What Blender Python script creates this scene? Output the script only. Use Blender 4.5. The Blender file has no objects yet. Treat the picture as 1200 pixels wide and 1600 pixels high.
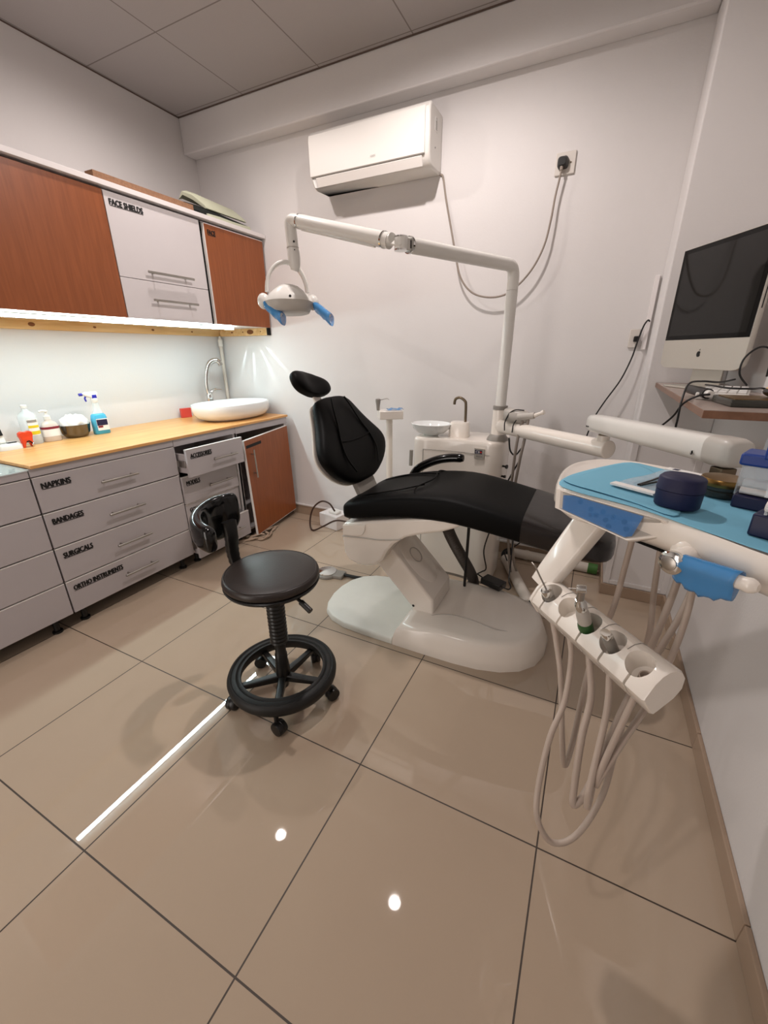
import bpy, bmesh, math, random
from mathutils import Vector, Matrix
random.seed(7)
S = bpy.context.scene
COL = S.collection

# ------------------------------------------------------------------ camera
cd = bpy.data.cameras.new('camera'); cam = bpy.data.objects.new('camera', cd); COL.objects.link(cam)
F_PX = 642.6
cd.sensor_fit = 'VERTICAL'; cd.sensor_height = 36.0; cd.lens = F_PX / 1600 * 36.0
cd.clip_start = 0.02
YAW, PITCH, ROLL = math.radians(-26.49), math.radians(21.17), math.radians(-0.33)
fw = Vector((math.sin(YAW)*math.cos(PITCH), math.cos(YAW)*math.cos(PITCH), -math.sin(PITCH)))
rt = Vector((math.cos(YAW), -math.sin(YAW), 0)); up = rt.cross(fw)
R_ = math.cos(ROLL)*rt + math.sin(ROLL)*up; U_ = -math.sin(ROLL)*rt + math.cos(ROLL)*up
m = Matrix((R_, U_, -fw)).transposed().to_4x4(); m.translation = Vector((0.5467, -0.8957, 1.3721))
cam.matrix_world = m
S.camera = cam

# ------------------------------------------------------------------ look, world, lights
S.view_settings.view_transform = 'Standard'
S.view_settings.look = 'None'
S.view_settings.exposure = 0.10
S.view_settings.gamma = 1.0
S.view_settings.use_curve_mapping = False
S.cycles.use_denoising = True
S.cycles.max_bounces = 10
S.cycles.sample_clamp_indirect = 6.0
w = bpy.data.worlds.new('world'); S.world = w; w.use_nodes = True
w.node_tree.nodes['Background'].inputs[0].default_value = (1.0, 0.93, 0.88, 1)
w.node_tree.nodes['Background'].inputs[1].default_value = 0.05
LAMP_POWER = 19.0
LAMP_COLOR = (1.0, 0.91, 0.88)
LED_DOWN, LED_SIDE = 100.0, 58.0
LED_COLOR = (0.76, 0.97, 1.0)
LAMPS = [(-1.5, 0.95), (-0.3, 0.96), (-0.3, -1.45)]  # the last is an unseen lamp added as fill behind the camera
def lamp_light(x, y, p):
    l = bpy.data.lights.new('ceiling_lamp_light', 'SPOT'); l.energy = p * 4; l.color = LAMP_COLOR
    l.shadow_soft_size = 0.03; l.spot_size = math.radians(172); l.spot_blend = 0.6
    o = bpy.data.objects.new('ceiling_lamp_light', l); o.location = (x, y, 2.925); COL.objects.link(o)
for i, (x, y) in enumerate(LAMPS): lamp_light(x, y, LAMP_POWER * (0.45, 0.92, 0.42)[i])
# added soft fill light behind the camera, no source in view
l = bpy.data.lights.new('rear_fill_light', 'AREA'); l.shape = 'RECTANGLE'; l.size, l.size_y = 0.86, 2.0; l.energy = 20; l.color = (1.0, 0.92, 0.86)
o = bpy.data.objects.new('rear_fill_light', l); o.location = (-1.25, -2.285, 1.02); o.rotation_euler = (math.radians(90), 0, 0); COL.objects.link(o)
# added spots imitating light leaking past the strip lamp's end, grazing down the wall
for dx, pw in ((-0.50, 0.5), (-0.04, 0.7), (0.52, 1.0), (1.05, 0.9)):
    l = bpy.data.lights.new('added_ray_spot', 'SPOT'); l.energy = pw * 26; l.color = LED_COLOR
    l.spot_size = math.radians(7.5); l.spot_blend = 1.0; l.shadow_soft_size = 0.002
    o = bpy.data.objects.new('added_ray_spot', l); o.location = (-2.07 + 0.05*dx, 1.912, 1.503); COL.objects.link(o)
    o.rotation_euler = Vector((dx, 0.085*math.hypot(dx, 1), -1.0)).to_track_quat('-Z', 'Y').to_euler()

# ------------------------------------------------------------------ materials
def lin(c):
    if isinstance(c, str):
        c = [int(c[i:i+2], 16)/255 for i in (0, 2, 4)]
    return tuple((x/12.92 if x <= 0.04045 else ((x+0.055)/1.055)**2.4) for x in c) + (1,)
def mat(name, col, rough=0.5, metal=0.0, bump=0.0, bscale=200, vary=0.0, vscale=6, emit=None, trans=0.0, alpha=1.0, coat=0.0, spec=0.5, ior=1.45):
    m = bpy.data.materials.new(name); m.use_nodes = True
    nt = m.node_tree; b = nt.nodes['Principled BSDF']
    b.inputs['Base Color'].default_value = lin(col); b.inputs['Roughness'].default_value = rough
    b.inputs['Metallic'].default_value = metal; b.inputs['IOR'].default_value = ior
    b.inputs['Transmission Weight'].default_value = trans; b.inputs['Alpha'].default_value = alpha
    b.inputs['Coat Weight'].default_value = coat; b.inputs['Specular IOR Level'].default_value = spec
    tc = None
    if bump or vary:
        tc = nt.nodes.new('ShaderNodeTexCoord')
    if bump:
        n = nt.nodes.new('ShaderNodeTexNoise'); n.inputs['Scale'].default_value = bscale; n.inputs['Detail'].default_value = 4
        bp = nt.nodes.new('ShaderNodeBump'); bp.inputs['Strength'].default_value = bump; bp.inputs['Distance'].default_value = 0.002
        nt.links.new(tc.outputs['Object'], n.inputs['Vector']); nt.links.new(n.outputs['Fac'], bp.inputs['Height']); nt.links.new(bp.outputs['Normal'], b.inputs['Normal'])
    if vary:
        n = nt.nodes.new('ShaderNodeTexNoise'); n.inputs['Scale'].default_value = vscale; n.inputs['Detail'].default_value = 6
        mx = nt.nodes.new('ShaderNodeMix'); mx.data_type = 'RGBA'; c = lin(col)
        mx.inputs[6].default_value = tuple(x*(1-vary) for x in c[:3]) + (1,); mx.inputs[7].default_value = tuple(min(1, x*(1+vary)) for x in c[:3]) + (1,)
        nt.links.new(tc.outputs['Object'], n.inputs['Vector']); nt.links.new(n.outputs['Fac'], mx.inputs[0]); nt.links.new(mx.outputs[2], b.inputs['Base Color'])
    if emit:
        b.inputs['Emission Color'].default_value = tuple(emit[0]) + (1,); b.inputs['Emission Strength'].default_value = emit[1]
    return m
def wood(name, c1, c2, axis=1, rough=0.4, scale=1.0, stretch=12, bump=0.0):
    m = bpy.data.materials.new(name); m.use_nodes = True; nt = m.node_tree; b = nt.nodes['Principled BSDF']
    b.inputs['Roughness'].default_value = rough
    tc = nt.nodes.new('ShaderNodeTexCoord'); mp = nt.nodes.new('ShaderNodeMapping')
    sc = [40*scale, 40*scale, 40*scale]; sc[axis] = 40*scale/stretch; mp.inputs['Scale'].default_value = sc
    n = nt.nodes.new('ShaderNodeTexNoise'); n.inputs['Scale'].default_value = 1.0; n.inputs['Detail'].default_value = 5; n.inputs['Distortion'].default_value = 0.6
    cr = nt.nodes.new('ShaderNodeValToRGB'); cr.color_ramp.elements[0].position = 0.32; cr.color_ramp.elements[1].position = 0.68
    cr.color_ramp.elements[0].color = lin(c1); cr.color_ramp.elements[1].color = lin(c2)
    nt.links.new(tc.outputs['Object'], mp.inputs['Vector']); nt.links.new(mp.outputs['Vector'], n.inputs['Vector'])
    nt.links.new(n.outputs['Fac'], cr.inputs['Fac']); nt.links.new(cr.outputs['Color'], b.inputs['Base Color'])
    return m
def grid_mat(name, base, line, pitch, ox, oy, width, rough, vary=0.05, vscale=2.0, bumpn=0.0, rvar=0.0, spec=0.5):
    """square tiles in world metres: grout or joint lines every pitch"""
    m = bpy.data.materials.new(name); m.use_nodes = True; nt = m.node_tree; b = nt.nodes['Principled BSDF']
    tc = nt.nodes.new('ShaderNodeTexCoord'); sp = nt.nodes.new('ShaderNodeSeparateXYZ'); nt.links.new(tc.outputs['Object'], sp.inputs[0])
    def mth(op, a, bb=None):
        n = nt.nodes.new('ShaderNodeMath'); n.operation = op
        for i, v in enumerate((a, bb)):
            if v is None: continue
            if isinstance(v, (int, float)): n.inputs[i].default_value = v
            else: nt.links.new(v, n.inputs[i])
        return n.outputs[0]
    def dist(o, off):
        t = mth('FRACT', mth('DIVIDE', mth('SUBTRACT', o, off), pitch))
        return mth('MULTIPLY', mth('SUBTRACT', 0.5, mth('ABSOLUTE', mth('SUBTRACT', t, 0.5))), pitch)
    d = mth('MINIMUM', dist(sp.outputs[0], ox), dist(sp.outputs[1], oy))
    isl = mth('LESS_THAN', d, width/2)
    n = nt.nodes.new('ShaderNodeTexNoise'); n.inputs['Scale'].default_value = vscale; n.inputs['Detail'].default_value = 8
    nt.links.new(tc.outputs['Object'], n.inputs['Vector'])
    mx = nt.nodes.new('ShaderNodeMix'); mx.data_type = 'RGBA'; c = lin(base)
    mx.inputs[6].default_value = tuple(x*(1-vary) for x in c[:3]) + (1,); mx.inputs[7].default_value = tuple(min(1, x*(1+vary)) for x in c[:3]) + (1,)
    nt.links.new(n.outputs['Fac'], mx.inputs[0])
    m2 = nt.nodes.new('ShaderNodeMix'); m2.data_type = 'RGBA'; m2.inputs[7].default_value = lin(line)
    nt.links.new(isl, m2.inputs[0]); nt.links.new(mx.outputs[2], m2.inputs[6]); nt.links.new(m2.outputs[2], b.inputs['Base Color'])
    b.inputs['Specular IOR Level'].default_value = spec
    r = mth('ADD', mth('MULTIPLY', isl, 0.5), rough)
    if rvar: r = mth('ADD', r, mth('MULTIPLY', n.outputs['Fac'], rvar))
    nt.links.new(r, b.inputs['Roughness'])
    if bumpn:
        n2 = nt.nodes.new('ShaderNodeTexNoise'); n2.inputs['Scale'].default_value = 260; n2.inputs['Detail'].default_value = 3
        nt.links.new(tc.outputs['Object'], n2.inputs['Vector'])
        bp = nt.nodes.new('ShaderNodeBump'); bp.inputs['Strength'].default_value = bumpn; bp.inputs['Distance'].default_value = 0.002
        nt.links.new(n2.outputs['Fac'], bp.inputs['Height']); nt.links.new(bp.outputs['Normal'], b.inputs['Normal'])
    return m
M = dict(
    wall=mat('wall_paint', 'd5d1cf', 0.75, bump=0.25, bscale=120, vary=0.03, vscale=3),
    floor=grid_mat('floor_tile', 'b09d89', '3c3027', 0.6, 0.0, 0.0, 0.0046, 0.0, vary=0.05, vscale=2.2, rvar=0.035, spec=0.5),
    ceil=grid_mat('ceiling_panel', 'a6a09d', '7d7671', 0.6, -0.015, -0.01, 0.007, 0.85, vary=0.03, bumpn=0.35),
    skirt=mat('skirting_tile', 'a08a76', 0.25, vary=0.05),
    lam_shaded=mat('white_laminate_shaded', 'aea7a8', 0.32, vary=0.015),  # white laminate of the lower fronts with their shade put into the colour
    lamu=mat('white_front_laminate', 'd0caca', 0.32, vary=0.015),  # lighter copy of the laminate for the better lit upper doors
    gapshade=mat('drawer_gap_shade', '3a302a', 0.8),  # dark carcass colour paints the shade in the gaps between closed drawers
    gapt=mat('ceiling_edge_angle', '5c4d45', 0.7),
    lamw=mat('white_laminate', 'e2dcda', 0.35),
    edge=mat('white_edge_band', 'e6e1dc', 0.4),
    orange=wood('orange_wood_laminate', '84451c', '934f25', axis=2, rough=0.38, stretch=14, scale=1.6),
    counter=wood('light_wood_laminate', 'c98f52', 'dca868', axis=1, rough=0.33, stretch=16),
    pine=wood('pine_batten', 'cfa468', 'e2c08a', axis=1, rough=0.6, scale=0.8, stretch=10),
    knot=mat('pine_knot', '7a4a22', 0.6, vary=0.2, vscale=60),
    chip=mat('chipboard', '8f6a50', 0.9, bump=0.5, bscale=150, vary=0.4, vscale=90),
    steel=mat('brushed_steel', 'a8a39d', 0.32, metal=1.0),
    bowlm=mat('dark_polished_metal', '6f6a64', 0.15, metal=1.0),
    chrome=mat('chrome', 'd5d5d3', 0.10, metal=1.0),
    gloss=mat('white_gloss_plastic', 'ece4da', 0.18, coat=0.3, vary=0.012),
    gloss2=mat('cool_white_plastic', 'dedbd5', 0.22, vary=0.01),
    plate=mat('worn_white_plate', 'e6e6de', 0.4, vary=0.05, vscale=14, bump=0.1),
    grayp=mat('grey_plastic', '8c8780', 0.4),
    midg=mat('pale_grey_plastic', 'b9b3ab', 0.35),
    black=mat('black_plastic', '141312', 0.35),
    blackg=mat('black_glossy_plastic', '0b0b0b', 0.12),
    leather=mat('black_leatherette', '040404', 0.52, bump=0.12, bscale=90, spec=0.14),
    brownl=mat('dark_brown_leatherette', '2a2320', 0.36, bump=0.15, bscale=160, spec=0.5),
    film=mat('dark_clear_vinyl', '211d1c', 0.22, bump=0.4, bscale=14),
    rubber=mat('black_rubber', '131211', 0.55),
    corr=mat('grey_corrugated_hose', '4b443e', 0.5),
    hose=mat('beige_grey_hose', 'b3a396', 0.45),
    hoseg=mat('grey_hose', '8f857c', 0.45),
    bib=mat('blue_paper_bib', '74b2cb', 0.8, bump=0.15, bscale=60, vary=0.04, vscale=8),
    bluefilm=mat('blue_barrier_film', '4a86c6', 0.2, alpha=0.55, bump=0.08, bscale=50),
    bluefilm2=mat('blue_barrier_film_crumpled', '4a9ad8', 0.12, alpha=0.55, bump=0.6, bscale=34),
    navy=mat('navy_plastic', '11133a', 0.55, bump=0.1, bscale=80),
    navyd=mat('deep_navy_plastic', '10123a', 0.4),
    clear=mat('clear_acrylic', 'dfe6ea', 0.08, alpha=0.30, spec=0.6),
    royal=mat('royal_blue_plastic', '1a3a86', 0.4),
    acw=mat('matt_white_plastic', 'dad6d0', 0.5),
    cotton=mat('white_cotton', 'e8e2dc', 0.95, bump=0.5, bscale=120),
    gold=mat('gold_lid', '8a6a3a', 0.3, metal=0.85),
    jar=mat('dark_glass_jar', '3a3a34', 0.1, alpha=0.85),
    paper=mat('white_paper', 'e8e6e2', 0.7),
    ink=mat('black_ink', '0d0c0c', 0.6),
    silver=mat('anodised_aluminium', 'c3bdb3', 0.35, metal=0.55),
    screen=mat('black_screen_glass', '1a1918', 0.05, spec=0.3),
    bezel=mat('black_bezel', '070606', 0.1, spec=0.2),
    desk=wood('walnut_laminate', '6e4a34', '7f5a42', axis=1, rough=0.35),
    desktop=mat('grey_laminate_top', 'a3938a', 0.25, vary=0.1, vscale=20),
    porcelain=mat('white_porcelain', 'e9ebea', 0.08, coat=0.5),
    red=mat('red_plastic', 'd6401f', 0.3),
    redp=mat('coral_red_plastic', 'c8453c', 0.35),
    cable=mat('grey_cable', '8b7f74', 0.5),
    cableb=mat('black_cable', '0e0d0d', 0.45),
    cablebr=mat('brown_cable', '3a2418', 0.45),
    pvc=mat('white_pvc_pipe', 'cfc6bb', 0.4, vary=0.06, vscale=20),
    green=mat('green_tape', '2f5a2c', 0.5),
    dark=mat('dark_parts_and_shade', '0b0a0a', 0.9),  # dark small parts, also painted shade in cabinet gaps and insides
    blueliq=mat('blue_cleaner_liquid', '58bde2', 0.12, trans=0.25, ior=1.33),
    violet=mat('violet_plastic', '2a2a9c', 0.35),
    yellow=mat('yellow_label', 'd8c020', 0.5),
    maroon=mat('maroon_label', '7a1d2c', 0.5),
    clearb=mat('translucent_bottle', 'e4ecee', 0.15, alpha=0.55),
    amber=mat('pale_gel', 'e6d8cc', 0.12, alpha=0.75),
    cloth=mat('pale_green_cloth', 'b6b7a0', 0.9, bump=0.4, bscale=60),
    clothd=mat('dark_green_lining', '0e1310', 0.8),
    rag=mat('beige_rag', 'b09a86', 0.95, bump=0.5, bscale=70),
    led=mat('led_diffuser', 'ffffff', 0.5, emit=(LED_COLOR, LED_DOWN)),
    ledside=mat('led_side_diffuser', 'ffffff', 0.5, emit=(LED_COLOR, LED_SIDE)),
    bulb=mat('lit_lamp_glass', 'ffffff', 0.5, emit=(LAMP_COLOR, 25.0)),
    glass=mat('greenish_glass', 'dfeae6', 0.03, alpha=0.35, spec=0.7),
    cream=mat('cream_paper', 'efe9da', 0.7),
    greentag=mat('green_band', '3c6a2c', 0.4),
    brass=mat('old_metal', '6a5d4c', 0.35, metal=0.8),
    plug=mat('socket_plate', 'cfc8c0', 0.3),
)

# ------------------------------------------------------------------ building helpers
V = Vector
def cr(pts, k=6, closed=False):
    """Catmull-Rom through pts"""
    pts = [V(p) for p in pts]; out = []; n = len(pts)
    rng = n if closed else n-1
    for i in range(rng):
        p0 = pts[(i-1) % n] if closed or i > 0 else pts[0]*2-pts[1]
        p1 = pts[i]; p2 = pts[(i+1) % n]
        p3 = pts[(i+2) % n] if closed or i+2 < n else pts[-1]*2-pts[-2]
        for j in range(k):
            t = j/k
            out.append(0.5*((2*p1)+(p2-p0)*t+(2*p0-5*p1+4*p2-p3)*t*t+(3*p1-p0-3*p2+p3)*t**3))
    if not closed: out.append(pts[-1])
    return out
class MB:
    def __init__(s): s.bm = bmesh.new(); s.mi = 0
    def face(s, vs):
        try:
            f = s.bm.faces.new(vs); f.material_index = s.mi; return f
        except ValueError: return None
    def box(s, x0, x1, y0, y1, z0, z1):
        return s.obox(V(((x0+x1)/2, (y0+y1)/2, (z0+z1)/2)), V((1,0,0)), V((0,1,0)), V((0,0,1)), abs(x1-x0)/2, abs(y1-y0)/2, abs(z1-z0)/2)
    def obox(s, c, a, b, d, ha, hb, hd):
        c = V(c); a = V(a).normalized()*ha; b = V(b).normalized()*hb; d = V(d).normalized()*hd
        v = [s.bm.verts.new(c + i*a + j*b + k*d) for i in (-1,1) for j in (-1,1) for k in (-1,1)]
        for q in ((0,1,3,2),(4,6,7,5),(0,4,5,1),(2,3,7,6),(0,2,6,4),(1,5,7,3)): s.face([v[i] for i in q])
        return s
    def prism(s, poly, ext):
        ext = V(ext); a = [s.bm.verts.new(V(p)) for p in poly]; b = [s.bm.verts.new(V(p)+ext) for p in poly]; n = len(a)
        s.face(a[::-1]); s.face(b)
        for i in range(n): s.face([a[i], a[(i+1) % n], b[(i+1) % n], b[i]])
        return s
    def loft(s, rings, cap0=True, cap1=True, closed=True, loop=False):
        rs = [[s.bm.verts.new(V(p)) for p in r] for r in rings]; n = len(rs[0])
        m_ = len(rs) if loop else len(rs)-1
        for i in range(m_):
            a, b = rs[i], rs[(i+1) % len(rs)]
            for j in range(n if closed else n-1):
                s.face([a[j], a[(j+1) % n], b[(j+1) % n], b[j]])
        if not loop:
            if cap0: s.face(rs[0][::-1])
            if cap1: s.face(rs[-1])
        return s
    def tube(s, pts, r, n=12, caps=True, flat=None):
        pts = [V(p) for p in pts]; N = len(pts); rings = []
        rr = r if isinstance(r, (list, tuple)) else [r]*N
        t0 = (pts[1]-pts[0]).normalized(); u = t0.orthogonal().normalized()
        for i, p in enumerate(pts):
            t = (pts[min(i+1, N-1)]-pts[max(i-1, 0)])
            if t.length < 1e-9: t = t0
            t = t.normalized(); u = (u - t*u.dot(t))
            u = u.normalized() if u.length > 1e-6 else t.orthogonal().normalized()
            v = t.cross(u)
            rings.append([p + rr[i]*(math.cos(2*math.pi*k/n)*u + math.sin(2*math.pi*k/n)*v) for k in range(n)])
        return s.loft(rings, caps, caps)
    def lathe(s, o, prof, n=32, axis=(0,0,1), sx=1.0, sy=1.0, xdir=None, cap0=True, cap1=True):
        o = V(o); ax = V(axis).normalized(); u = V(xdir).normalized() if xdir else ax.orthogonal().normalized(); v = ax.cross(u)
        rings = [[o + ax*h + r*(sx*math.cos(2*math.pi*k/n)*u + sy*math.sin(2*math.pi*k/n)*v) for k in range(n)] for r, h in prof]
        return s.loft(rings, cap0, cap1)
    def ell(s, c, a, b, d, n=24, m_=12, e=1.0):
        """ellipsoid on three half-axis vectors"""
        c = V(c); a = V(a); b = V(b); d = V(d); rings = []
        for i in range(m_+1):
            ph = -math.pi/2 + math.pi*i/m_; ph = max(min(ph, math.pi/2-0.06), -math.pi/2+0.06)
            rings.append([c + d*math.sin(ph) + math.cos(ph)**e*(a*math.cos(2*math.pi*k/n) + b*math.sin(2*math.pi*k/n)) for k in range(n)])
        return s.loft(rings)
    def torus(s, c, R, r, axis=(0,0,1), n=48, k=12, sz=1.0):
        c = V(c); ax = V(axis).normalized(); u = ax.orthogonal().normalized(); v = ax.cross(u)
        rings = []
        for i in range(n):
            d = math.cos(2*math.pi*i/n)*u + math.sin(2*math.pi*i/n)*v
            rings.append([c + d*(R + r*math.cos(2*math.pi*j/k)) + ax*r*sz*math.sin(2*math.pi*j/k) for j in range(k)])
        return s.loft(rings, loop=True)
    def build(s, name, ms, root=None, bevel=0.0, seg=2, smooth=35, sub=0, parent=None, solid=0.0):
        """link as ONE mesh object; coordinates are world coordinates, root is the thing's Empty, parent an optional part"""
        bm = s.bm
        bmesh.ops.recalc_face_normals(bm, faces=bm.faces)
        off = V(root.location) if root else V((0,0,0))
        me = bpy.data.meshes.new(name)
        if root:
            bmesh.ops.translate(bm, verts=bm.verts, vec=-off)
        bm.to_mesh(me); bm.free()
        for q in (ms if isinstance(ms, (list, tuple)) else [ms]): me.materials.append(M[q])
        o = bpy.data.objects.new(name, me); COL.objects.link(o)
        if parent or root: o.parent = parent or root
        if solid:
            md = o.modifiers.new('solid', 'SOLIDIFY'); md.thickness = solid; md.offset = 0
        if bevel:
            md = o.modifiers.new('bevel', 'BEVEL'); md.width = bevel; md.segments = seg; md.limit_method = 'ANGLE'; md.angle_limit = math.radians(40)
        if sub:
            md = o.modifiers.new('sub', 'SUBSURF'); md.levels = sub; md.render_levels = sub
        if smooth:
            for p in me.polygons: p.use_smooth = True
            if not sub: me.set_sharp_from_angle(angle=math.radians(smooth))
        return o
def loc_origin(o):
    """origin of a one-mesh thing moves to its base centre"""
    me = o.data; xs = [v.co for v in me.vertices]
    c = V(((min(v.x for v in xs)+max(v.x for v in xs))/2, (min(v.y for v in xs)+max(v.y for v in xs))/2, min(v.z for v in xs)))
    me.transform(Matrix.Translation(-c)); o.location = c; return o
def tag(o, label, cat, group=None):
    o['label'] = label; o['category'] = cat
    if group: o['group'] = group
    return o
def thing(name, label, cat, loc, group=None):
    o = bpy.data.objects.new(name, None); o.location = loc; o.empty_display_size = 0.05; COL.objects.link(o)
    return tag(o, label, cat, group)
def one(mb, name, m_, label, cat, group=None, **k):
    return tag(loc_origin(mb.build(name, m_, None, **k)), label, cat, group)
def struct(name, mb, m_, **k):
    o = mb.build(name, m_, None, **k); o['kind'] = 'structure'; return o
def copy_tree(o, parent=None):
    c = o.copy(); COL.objects.link(c)
    if parent: c.parent = parent
    for ch in list(o.children): copy_tree(ch, c)
    return c
def text_bm(txt, origin, right, upv, width=None, height=None, depth=0.0008, bold=0.0, shear=0.0, underline=False, mb=None):
    """lettering as flat raised mesh; origin is its lower left corner"""
    cu = bpy.data.curves.new('txt', 'FONT'); cu.body = txt; cu.size = 1.0; cu.offset = 0; cu.shear = shear; cu.resolution_u = 2
    ob = bpy.data.objects.new('txt', cu); COL.objects.link(ob)
    dg = bpy.context.evaluated_depsgraph_get(); me = bpy.data.meshes.new_from_object(ob.evaluated_get(dg))
    bpy.data.objects.remove(ob); bpy.data.curves.remove(cu)
    xs = [v.co.x for v in me.vertices]; ys = [v.co.y for v in me.vertices]
    x0, x1, y0, y1 = min(xs), max(xs), min(ys), max(ys)
    sy = height/(y1-y0) if height else width/(x1-x0); sx = width/(x1-x0) if width else sy
    R, U = V(right).normalized(), V(upv).normalized(); N = R.cross(U)
    mb = mb or MB()
    hgt = (y1-y0)*sy
    shifts = [(0, 0)] if not bold else [(bold*hgt*a, bold*hgt*b_) for a, b_ in ((-1, 0), (1, 0), (0, .6), (0, -.6), (.5, .3), (-.5, -.3))]
    for k, (dx_, dy_) in enumerate(shifts):
        vs = [mb.bm.verts.new(V(origin) + R*((v.co.x-x0)*sx+dx_) + U*((v.co.y-y0)*sy+dy_) + N*(depth+.00005*k)) for v in me.vertices]
        for p in me.polygons: mb.face([vs[i] for i in p.vertices])
    w_ = (x1-x0)*sx
    if underline:
        h = (y1-y0)*sy
        c = V(origin) + R*w_/2 - U*h*0.13 + N*depth*0.5
        mb.obox(c, R, U, N, w_/2, h*0.055, depth*0.5)
    bpy.data.meshes.remove(me)
    return mb
def boolean_cut(o, cutters):
    for c in cutters:
        md = o.modifiers.new('cut', 'BOOLEAN'); md.operation = 'DIFFERENCE'; md.object = c; md.solver = 'EXACT'
    bpy.context.view_layer.update()
    dg = bpy.context.evaluated_depsgraph_get(); me = bpy.data.meshes.new_from_object(o.evaluated_get(dg))
    o.modifiers.clear(); old = o.data; o.data = me; bpy.data.meshes.remove(old)
    for c in cutters:
        cm = c.data; bpy.data.objects.remove(c); bpy.data.meshes.remove(cm)
    for p in me.polygons: p.use_smooth = True
    me.set_sharp_from_angle(angle=math.radians(35))
    return o
def rring(c, ax, ay, hx, hy, n=24, e=3.0):
    """rounded-rectangle (superellipse) ring"""
    c = V(c); ax = V(ax); ay = V(ay); out = []
    for k in range(n):
        t = 2*math.pi*k/n; ct, st = math.cos(t), math.sin(t)
        out.append(c + ax*hx*math.copysign(abs(ct)**(2/e), ct) + ay*hy*math.copysign(abs(st)**(2/e), st))
    return out
X_, Y_, Z_ = V((1,0,0)), V((0,1,0)), V((0,0,1))

# ------------------------------------------------------------------ room shell
XL, XR, YB, YF, ZC = -2.43, 1.085, 1.93, -2.3, 2.945
PX, PY = 0.765, 1.63          # boxed pillar in the back right corner
struct('floor', MB().box(XL-.1, XR+.1, YF-.1, YB+.1, -.08, 0), 'floor', smooth=0)
struct('ceiling', MB().box(XL-.1, XR+.1, YF-.1, YB+.1, ZC, ZC+.08), 'ceil', smooth=0)
struct('wall_left', MB().box(XL-.12, XL, YF-.1, YB+.1, 0, ZC), 'wall', smooth=0)
struct('wall_back', MB().box(XL, XR, YB, YB+.1, 0, ZC), 'wall', smooth=0)
struct('wall_right', MB().box(XR, XR+.12, YF-.1, YB+.1, 0, ZC), 'wall', smooth=0)
struct('wall_front', MB().box(XL, XR, YF-.1, YF, 0, ZC), 'wall', smooth=0)
struct('wall_pillar', MB().box(PX, XR, PY, YB, 0, ZC), 'wall', smooth=0, bevel=0.006)
struct('trim_1', MB().box(XL, PX, 1.82, YB, 2.73, ZC), 'wall', smooth=0, bevel=0.008)     # dropped beam along the back wall
mb = MB()
for a in (0,):
    mb.box(XL, PX, YB-.012, YB, 0, .082)
struct('baseboard_back', mb, 'skirt', smooth=0, bevel=0.003)
mb = MB().box(PX-.012, XR, PY-.012, PY, 0, .07); mb.box(PX-.012, PX, PY, YB-.012, 0, .07)
struct('baseboard_pillar', mb, 'skirt', smooth=0, bevel=0.003)
mb = MB()
y = PY - .012
while y > YF:
    y2 = max(YF, y-.6 if y < 1.6 else 0.6); mb.box(XR-.014, XR, y2+.0012, y-.0012, 0, .075); y = y2
struct('baseboard_right', mb, 'skirt', smooth=0, bevel=0.003)
# raised frame on the front of the pillar box
mb = MB()
for x0, x1, z0, z1 in ((PX, PX+.03, .075, 1.0), (XR-.03, XR, .075, 1.0), (PX+.03, XR-.03, .075, .10), (PX+.03, XR-.03, .97, 1.0)):
    mb.box(x0, x1, PY-.008, PY, z0, z1)
struct('trim_2', mb, 'wall', smooth=0, bevel=0.002)
struct('trim_3', MB().box(PX-.034, PX-.012, YB-.02, YB, 1.38, 1.74), 'lamw', smooth=0, bevel=0.002)   # cable trunking in the corner
mb = MB().box(XL, PX, YB-.02, YB, .082, .10)
struct('trim_4', mb, 'wall', smooth=0, bevel=0.006)
mb = MB()
for x0, x1, z0, z1 in ((-1.75, -1.69, 0, 2.08), (-.81, -.75, 0, 2.08), (-1.75, -.75, 2.08, 2.14)): mb.box(x0, x1, YF, YF+.03, z0, z1)
struct('fill_light_frame', mb, 'lamw', smooth=0, bevel=.004)  # frame added around the rear fill light, no opening behind it
mb = MB()
mb.box(XL, XL+.007, YF, 1.82, ZC-.005, ZC); mb.box(XL+.007, PX, 1.813, 1.82, ZC-.005, ZC)
struct('trim_5', mb, 'gapt', smooth=0)
for i, (x, y) in enumerate(LAMPS):
    t = thing('ceiling_downlight', ['round downlight in the ceiling panel nearest the wall cabinets', 'round downlight in the ceiling panel above the stool', 'added round fill lamp in the ceiling behind the camera'][i], 'lamp', (x, y, ZC), 'downlights in the ceiling')
    MB().lathe((x, y, ZC), [(0.052, 0), (0.075, -0.001), (0.078, -0.006), (0.055, -0.012), (0.052, -0.004)], 40, cap0=False, cap1=False).build('rim', 'gloss2', t)
    MB().lathe((x, y, ZC-.001), [(0.001, -0.004), (0.035, -0.003), (0.05, 0)], 32).build('lamp_glass', 'bulb', t)

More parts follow.
